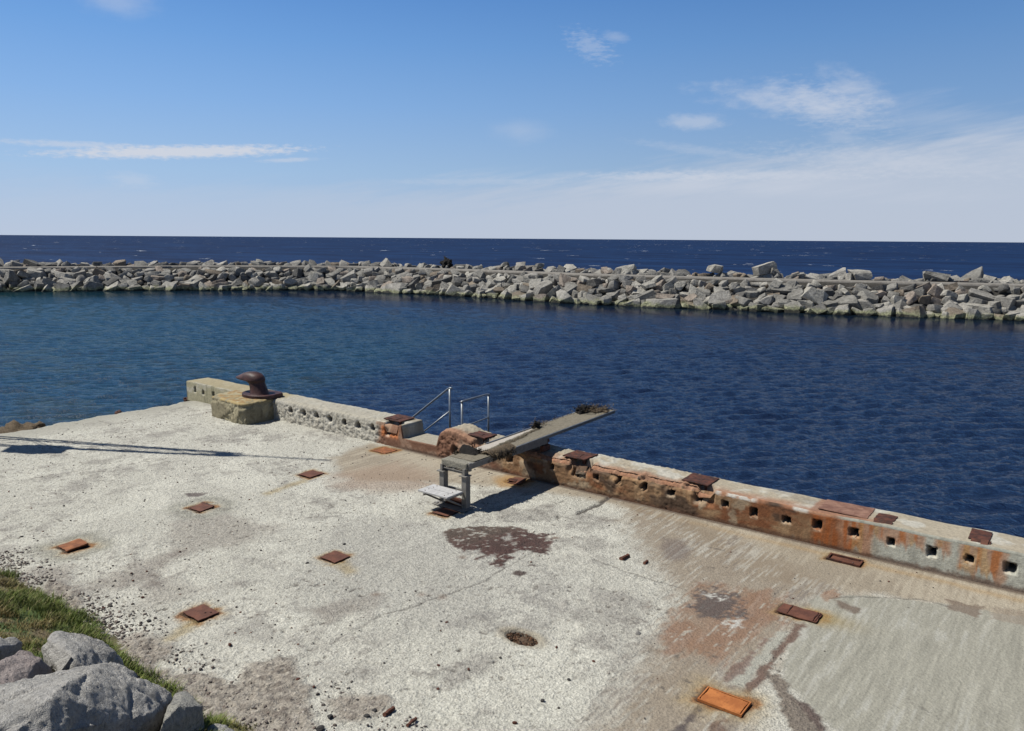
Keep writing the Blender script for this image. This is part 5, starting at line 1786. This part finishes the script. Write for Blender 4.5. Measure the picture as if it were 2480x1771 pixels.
def build_mast():
    H_ = 19.0
    tip = Vector((*at(797, 1115), 0))
    run = Vector((*at(0, 1068), 0)) - Vector((*at(560, 1100), 0)); run.normalize()
    top = tip + SUN_H * (H_ / math.tan(SUN_EL)) + Vector((0, 0, H_))
    LS = 12.0
    base = tip + run * LS
    base -= (top - base) * .02
    zb = base.z
    root = empty('lattice_mast', base)
    root.rotation_euler = (top - base).to_track_quat('Z', 'Y').to_euler()
    tag(root, 'tall leaning lattice mast beyond the left picture edge throwing the long thin shadow', 'mast')
    H_ = (top - base).length; zb = 0.0
    Ht = H_ - 2.9 - zb
    wd = lambda z: .18 + .40 * min(1.0, max(0.0, (Ht - z) / 9.0))
    dirs = [Vector((math.cos(a), math.sin(a), 0)) for a in (R(60), R(150), R(240), R(330))]
    for dv in dirs:
        bm = bmesh.new()
        zs = [Ht * i / 12 for i in range(13)]
        add_tube(bm, [dv * wd(z_) * .7 + Vector((0, 0, z_)) for z_ in zs], .034, 6)
        bm_obj('leg', bm, M_MAST, root)
    bm = bmesh.new()
    zz = 0.0; k = 0
    while zz < Ht - .6:
        st = 1.25
        for i in range(4):
            a, b = dirs[i], dirs[(i + 1) % 4]
            if k % 2: a, b = b, a
            add_tube(bm, [a * wd(zz) * .7 + Vector((0, 0, zz)), b * wd(zz + st) * .7 + Vector((0, 0, zz + st))], .012, 5)
        zz += st; k += 1
    bm_obj('bracing', bm, M_MAST, root)
    bm = bmesh.new(); add_tube(bm, [(0, 0, Ht - .4), (0, 0, Ht + 2.9)], .03, 6)
    bm_obj('antenna', bm, M_MAST, root)
    bm = bmesh.new(); bmesh.ops.create_cone(bm, cap_ends=True, segments=12, radius1=.07, radius2=.05, depth=.8, matrix=Matrix.Translation((0, 0, Ht - .2)))
    bm_obj('lamp_head', bm, M_MAST, root)
    bm = bmesh.new()
    zc = H_ * (1 - (tip - Vector((*at(85, 1085), 0))).length / (LS * 1.02))
    add_box(bm, (.15, -.35, zc), (.5, .5, 1.1), rz=R(20)); bm_obj('panel', bm, M_MAST, root)


build_mast()

# ------------------------------------------------------------------ light, sky, camera
sun_dir = Vector((SUN_H.x * math.cos(SUN_EL), SUN_H.y * math.cos(SUN_EL), math.sin(SUN_EL)))
ld = bpy.data.lights.new('sun', 'SUN'); ld.energy = 5.0; ld.angle = R(0.3); ld.color = (1.0, .975, .89)
lo = bpy.data.objects.new('sun', ld); col.objects.link(lo)
lo.rotation_euler = sun_dir.to_track_quat('Z', 'Y').to_euler()

w = bpy.data.worlds.new('World'); scn.world = w; w.use_nodes = True
nt = w.node_tree; N = nt.nodes; Lk = nt.links
bg = N['Background']; bg.inputs['Strength'].default_value = 0.055
sky = N.new('ShaderNodeTexSky'); sky.sky_type = 'NISHITA'; sky.sun_disc = False
sky.sun_elevation = SUN_EL; sky.sun_rotation = math.atan2(sun_dir.x, sun_dir.y)
sky.altitude = 0; sky.air_density = 1.0; sky.dust_density = 0.1; sky.ozone_density = 4.0


def wm(op, a, b=0.0, c=None, clamp=False):
    nd = N.new('ShaderNodeMath'); nd.operation = op; nd.use_clamp = clamp
    for i, q in enumerate((a, b, c)):
        if q is None: continue
        if hasattr(q, 'links'): Lk.new(q, nd.inputs[i])
        else: nd.inputs[i].default_value = q
    return nd.outputs[0]


tc = N.new('ShaderNodeTexCoord')
vd = tc.outputs['Generated']


def wdot(vec):
    nd = N.new('ShaderNodeVectorMath'); nd.operation = 'DOT_PRODUCT'
    Lk.new(vd, nd.inputs[0]); nd.inputs[1].default_value = vec
    return nd.outputs['Value']


f_ = wdot((FWD[0], FWD[1], 0)); r_ = wdot((RGT[0], RGT[1], 0)); z_ = wdot((0, 0, 1))
azn = wm('MULTIPLY', wm('ARCTAN2', r_, f_), 180 / math.pi)
eln = wm('MULTIPLY', wm('ARCSINE', z_), 180 / math.pi)


def wnoise(sx, sy, scale, detail=5, rough=.6, off=0.0, tilt=0.0):
    cb = N.new('ShaderNodeCombineXYZ')
    Lk.new(wm('MULTIPLY', azn, sx), cb.inputs[0]); Lk.new(wm('ADD', wm('MULTIPLY', eln, sy), wm('MULTIPLY', azn, tilt)), cb.inputs[1]); cb.inputs[2].default_value = off
    nd = N.new('ShaderNodeTexNoise'); Lk.new(cb.outputs[0], nd.inputs['Vector'])
    nd.inputs['Scale'].default_value = scale; nd.inputs['Detail'].default_value = detail; nd.inputs['Roughness'].default_value = rough
    return nd.outputs['Fac']


def wrange(x, a, b, c=0.0, d=1.0):
    nd = N.new('ShaderNodeMapRange'); nd.interpolation_type = 'SMOOTHSTEP'; Lk.new(x, nd.inputs[0])
    for i, q in enumerate((a, b, c, d)): nd.inputs[i + 1].default_value = q
    return nd.outputs[0]


def azel(px, py):
    r = ray(px, py); d = r / np.linalg.norm(r)
    return (math.degrees(math.atan2(d[0] * RGT[0] + d[1] * RGT[1], d[0] * FWD[0] + d[1] * FWD[1])), math.degrees(math.asin(d[2])))


NZ = wnoise(1, 2.2, .55, 7, .62); NZ2 = wnoise(1, 3.2, 1.5, 6, .6, 4.0); NZ3 = wnoise(.35, 2.6, .5, 6, .6, 9.0, -.4)


def cloud(px, py, wx, wy, tilt, gain, nz, namp, soft=.55):
    a0, e0 = azel(px, py); k = 33.5 / 1000
    wx *= k; wy *= k
    da = wm('SUBTRACT', azn, a0); de = wm('SUBTRACT', eln, e0)
    ct, st = math.cos(tilt), math.sin(tilt)
    u = wm('DIVIDE', wm('ADD', wm('MULTIPLY', da, ct), wm('MULTIPLY', de, -st)), wx)
    v = wm('DIVIDE', wm('ADD', wm('MULTIPLY', da, st), wm('MULTIPLY', de, ct)), wy)
    rr = wm('SQRT', wm('ADD', wm('MULTIPLY', u, u), wm('MULTIPLY', v, v)))
    q = wm('ADD', wm('SUBTRACT', 1.0, rr), wm('MULTIPLY', wm('SUBTRACT', nz, .5), namp))
    return wm('MULTIPLY', wrange(q, 0.0, soft), gain)


def union(a, b):
    return wm('SUBTRACT', wm('ADD', a, b), wm('MULTIPLY', a, b))


cl = [cloud(440, 368, 300, 16, R(-3.6), .95, NZ2, 1.3, .7), cloud(180, 350, 180, 9, R(-1), .5, NZ2, 1.6, .9), cloud(700, 388, 80, 6, R(-4), .45, NZ2, 1.2, .8),
      cloud(1900, 243, 200, 44, R(8), .50, NZ, 2.0, 1.2), cloud(2010, 260, 150, 55, R(18), .45, NZ2, 1.8, 1.2), cloud(2070, 215, 90, 40, R(25), .40, NZ, 1.8, 1.0),
      cloud(1680, 294, 85, 24, R(4), .42, NZ, 2.0, 1.0), cloud(1430, 112, 70, 32, R(25), .28, NZ2, 2.4, 1.0), cloud(1490, 90, 34, 14, R(8), .25, NZ, 1.6, .9),
      cloud(2040, 335, 60, 22, R(5), .25, NZ, 1.5, 1.0), cloud(1262, 318, 90, 34, 0, .22, NZ, .8, 1.1), cloud(285, 0, 90, 40, 0, .3, NZ, .8, 1.0),
      cloud(320, 435, 60, 20, R(3), .28, NZ2, 1.2, 1.0), cloud(1840, 424, 330, 18, R(1), .50, NZ2, 1.5, 1.1), cloud(1600, 428, 230, 12, R(1), .45, NZ2, 1.3, .9), cloud(2150, 390, 330, 36, R(7), .38, NZ2, 1.8, 1.2), cloud(1750, 452, 640, 34, R(2.5), .42, NZ3, 1.5, 1.3), cloud(1150, 440, 260, 10, R(-1), .2, NZ2, 1.3, .9), cloud(1700, 365, 200, 14, R(8), .22, NZ2, 1.2, 1.0),
      cloud(2330, 300, 330, 60, R(10), .25, NZ3, 2.2, 1.2)]
# bank of thin haze cloud over the horizon, higher to the right
top = wm('ADD', wm('MULTIPLY', wrange(azn, -8, 34), 3.2), 3.9)
top = wm('ADD', top, wm('MULTIPLY', wm('SUBTRACT', NZ3, .5), 3.6))
bank_ = wm('MULTIPLY', wrange(wm('SUBTRACT', top, eln), -.4, 2.2), wrange(azn, -25, 10, .25, .75))
m = cl[0]
for c_ in cl[1:]: m = union(m, c_)
K = 1 / (0.055 * 2 ** 0.55)
mb = N.new('ShaderNodeMix'); mb.data_type = 'RGBA'
mx = N.new('ShaderNodeMix'); mx.data_type = 'RGBA'
Lk.new(m, mx.inputs[0]); Lk.new(bank_, mb.inputs[0])
hs = N.new('ShaderNodeHueSaturation'); hs.inputs['Saturation'].default_value = 1.05; hs.inputs['Value'].default_value = .92; hs.inputs['Hue'].default_value = .504
Lk.new(sky.outputs[0], hs.inputs['Color']); cr = N.new('ShaderNodeValToRGB')
Lk.new(wm('DIVIDE', eln, 20.0, None, True), cr.inputs[0])
stops = [(0.0, (.40, .49, .655)), (.22, (.315, .47, .69)), (.45, (.215, .395, .70)), (.65, (.145, .325, .66)), (.85, (.093, .25, .59)), (1.0, (.09, .235, .56))]
el_ = cr.color_ramp.elements
el_[0].position, el_[1].position = stops[0][0], stops[-1][0]
for p_, c_ in stops[1:-1]: el_.new(p_)
for e_, (p_, c_) in zip(el_, stops): e_.color = (*[q * K for q in c_], 1) if False else (*c_, 1)
sc_ = N.new('ShaderNodeMix'); sc_.data_type = 'RGBA'; sc_.blend_type = 'MULTIPLY'; sc_.inputs[0].default_value = 1.0
lr = wrange(azn, -34, 34, 1.16, .90)
cbl = N.new('ShaderNodeCombineColor')
for i in range(3): Lk.new(wm('MULTIPLY', lr, K), cbl.inputs[i])
Lk.new(cr.outputs[0], sc_.inputs[6]); Lk.new(cbl.outputs[0], sc_.inputs[7])
mv = N.new('ShaderNodeMix'); mv.data_type = 'RGBA'
Lk.new(wrange(eln, 32, 16, 0, .9), mv.inputs[0]); Lk.new(hs.outputs[0], mv.inputs[6]); Lk.new(sc_.outputs[2], mv.inputs[7])
Lk.new(mv.outputs[2], mb.inputs[6])
mb.inputs[7].default_value = (.53 * K, .585 * K, .69 * K, 1)
Lk.new(mb.outputs[2], mx.inputs[6])
mx.inputs[7].default_value = (.62 * K, .66 * K, .745 * K, 1)
Lk.new(mx.outputs[2], bg.inputs['Color'])

cd = bpy.data.cameras.new('camera'); cd.sensor_width = 36.0; cd.lens = F_PX / W_PX * 36.0; cd.clip_end = 30000; cd.clip_start = .1
cam = bpy.data.objects.new('camera', cd); col.objects.link(cam); scn.camera = cam
Rv = Vector((RGT[0], RGT[1], 0)); Fh = Vector((FWD[0], FWD[1], 0)); Up = Vector((0, 0, 1))
fw = Fh * math.cos(PITCH) - Up * math.sin(PITCH)
up0 = Up * math.cos(PITCH) + Fh * math.sin(PITCH)
xr = Rv * math.cos(ROLL) + up0 * math.sin(ROLL); yr = up0 * math.cos(ROLL) - Rv * math.sin(ROLL)
mw = Matrix.Identity(4)
for i in range(3):
    mw[i][0] = xr[i]; mw[i][1] = yr[i]; mw[i][2] = -fw[i]
mw.translation = (0, 0, CAM_H)
cam.matrix_world = mw

scn.view_settings.view_transform = 'Standard'; scn.view_settings.look = 'None'
scn.view_settings.exposure = 0.55; scn.view_settings.gamma = 1.0
scn.render.engine = 'CYCLES'
scn.cycles.max_bounces = 6; scn.cycles.diffuse_bounces = 3; scn.cycles.glossy_bounces = 3
scn.cycles.use_denoising = True
scn.cycles.sample_clamp_direct = 2.5
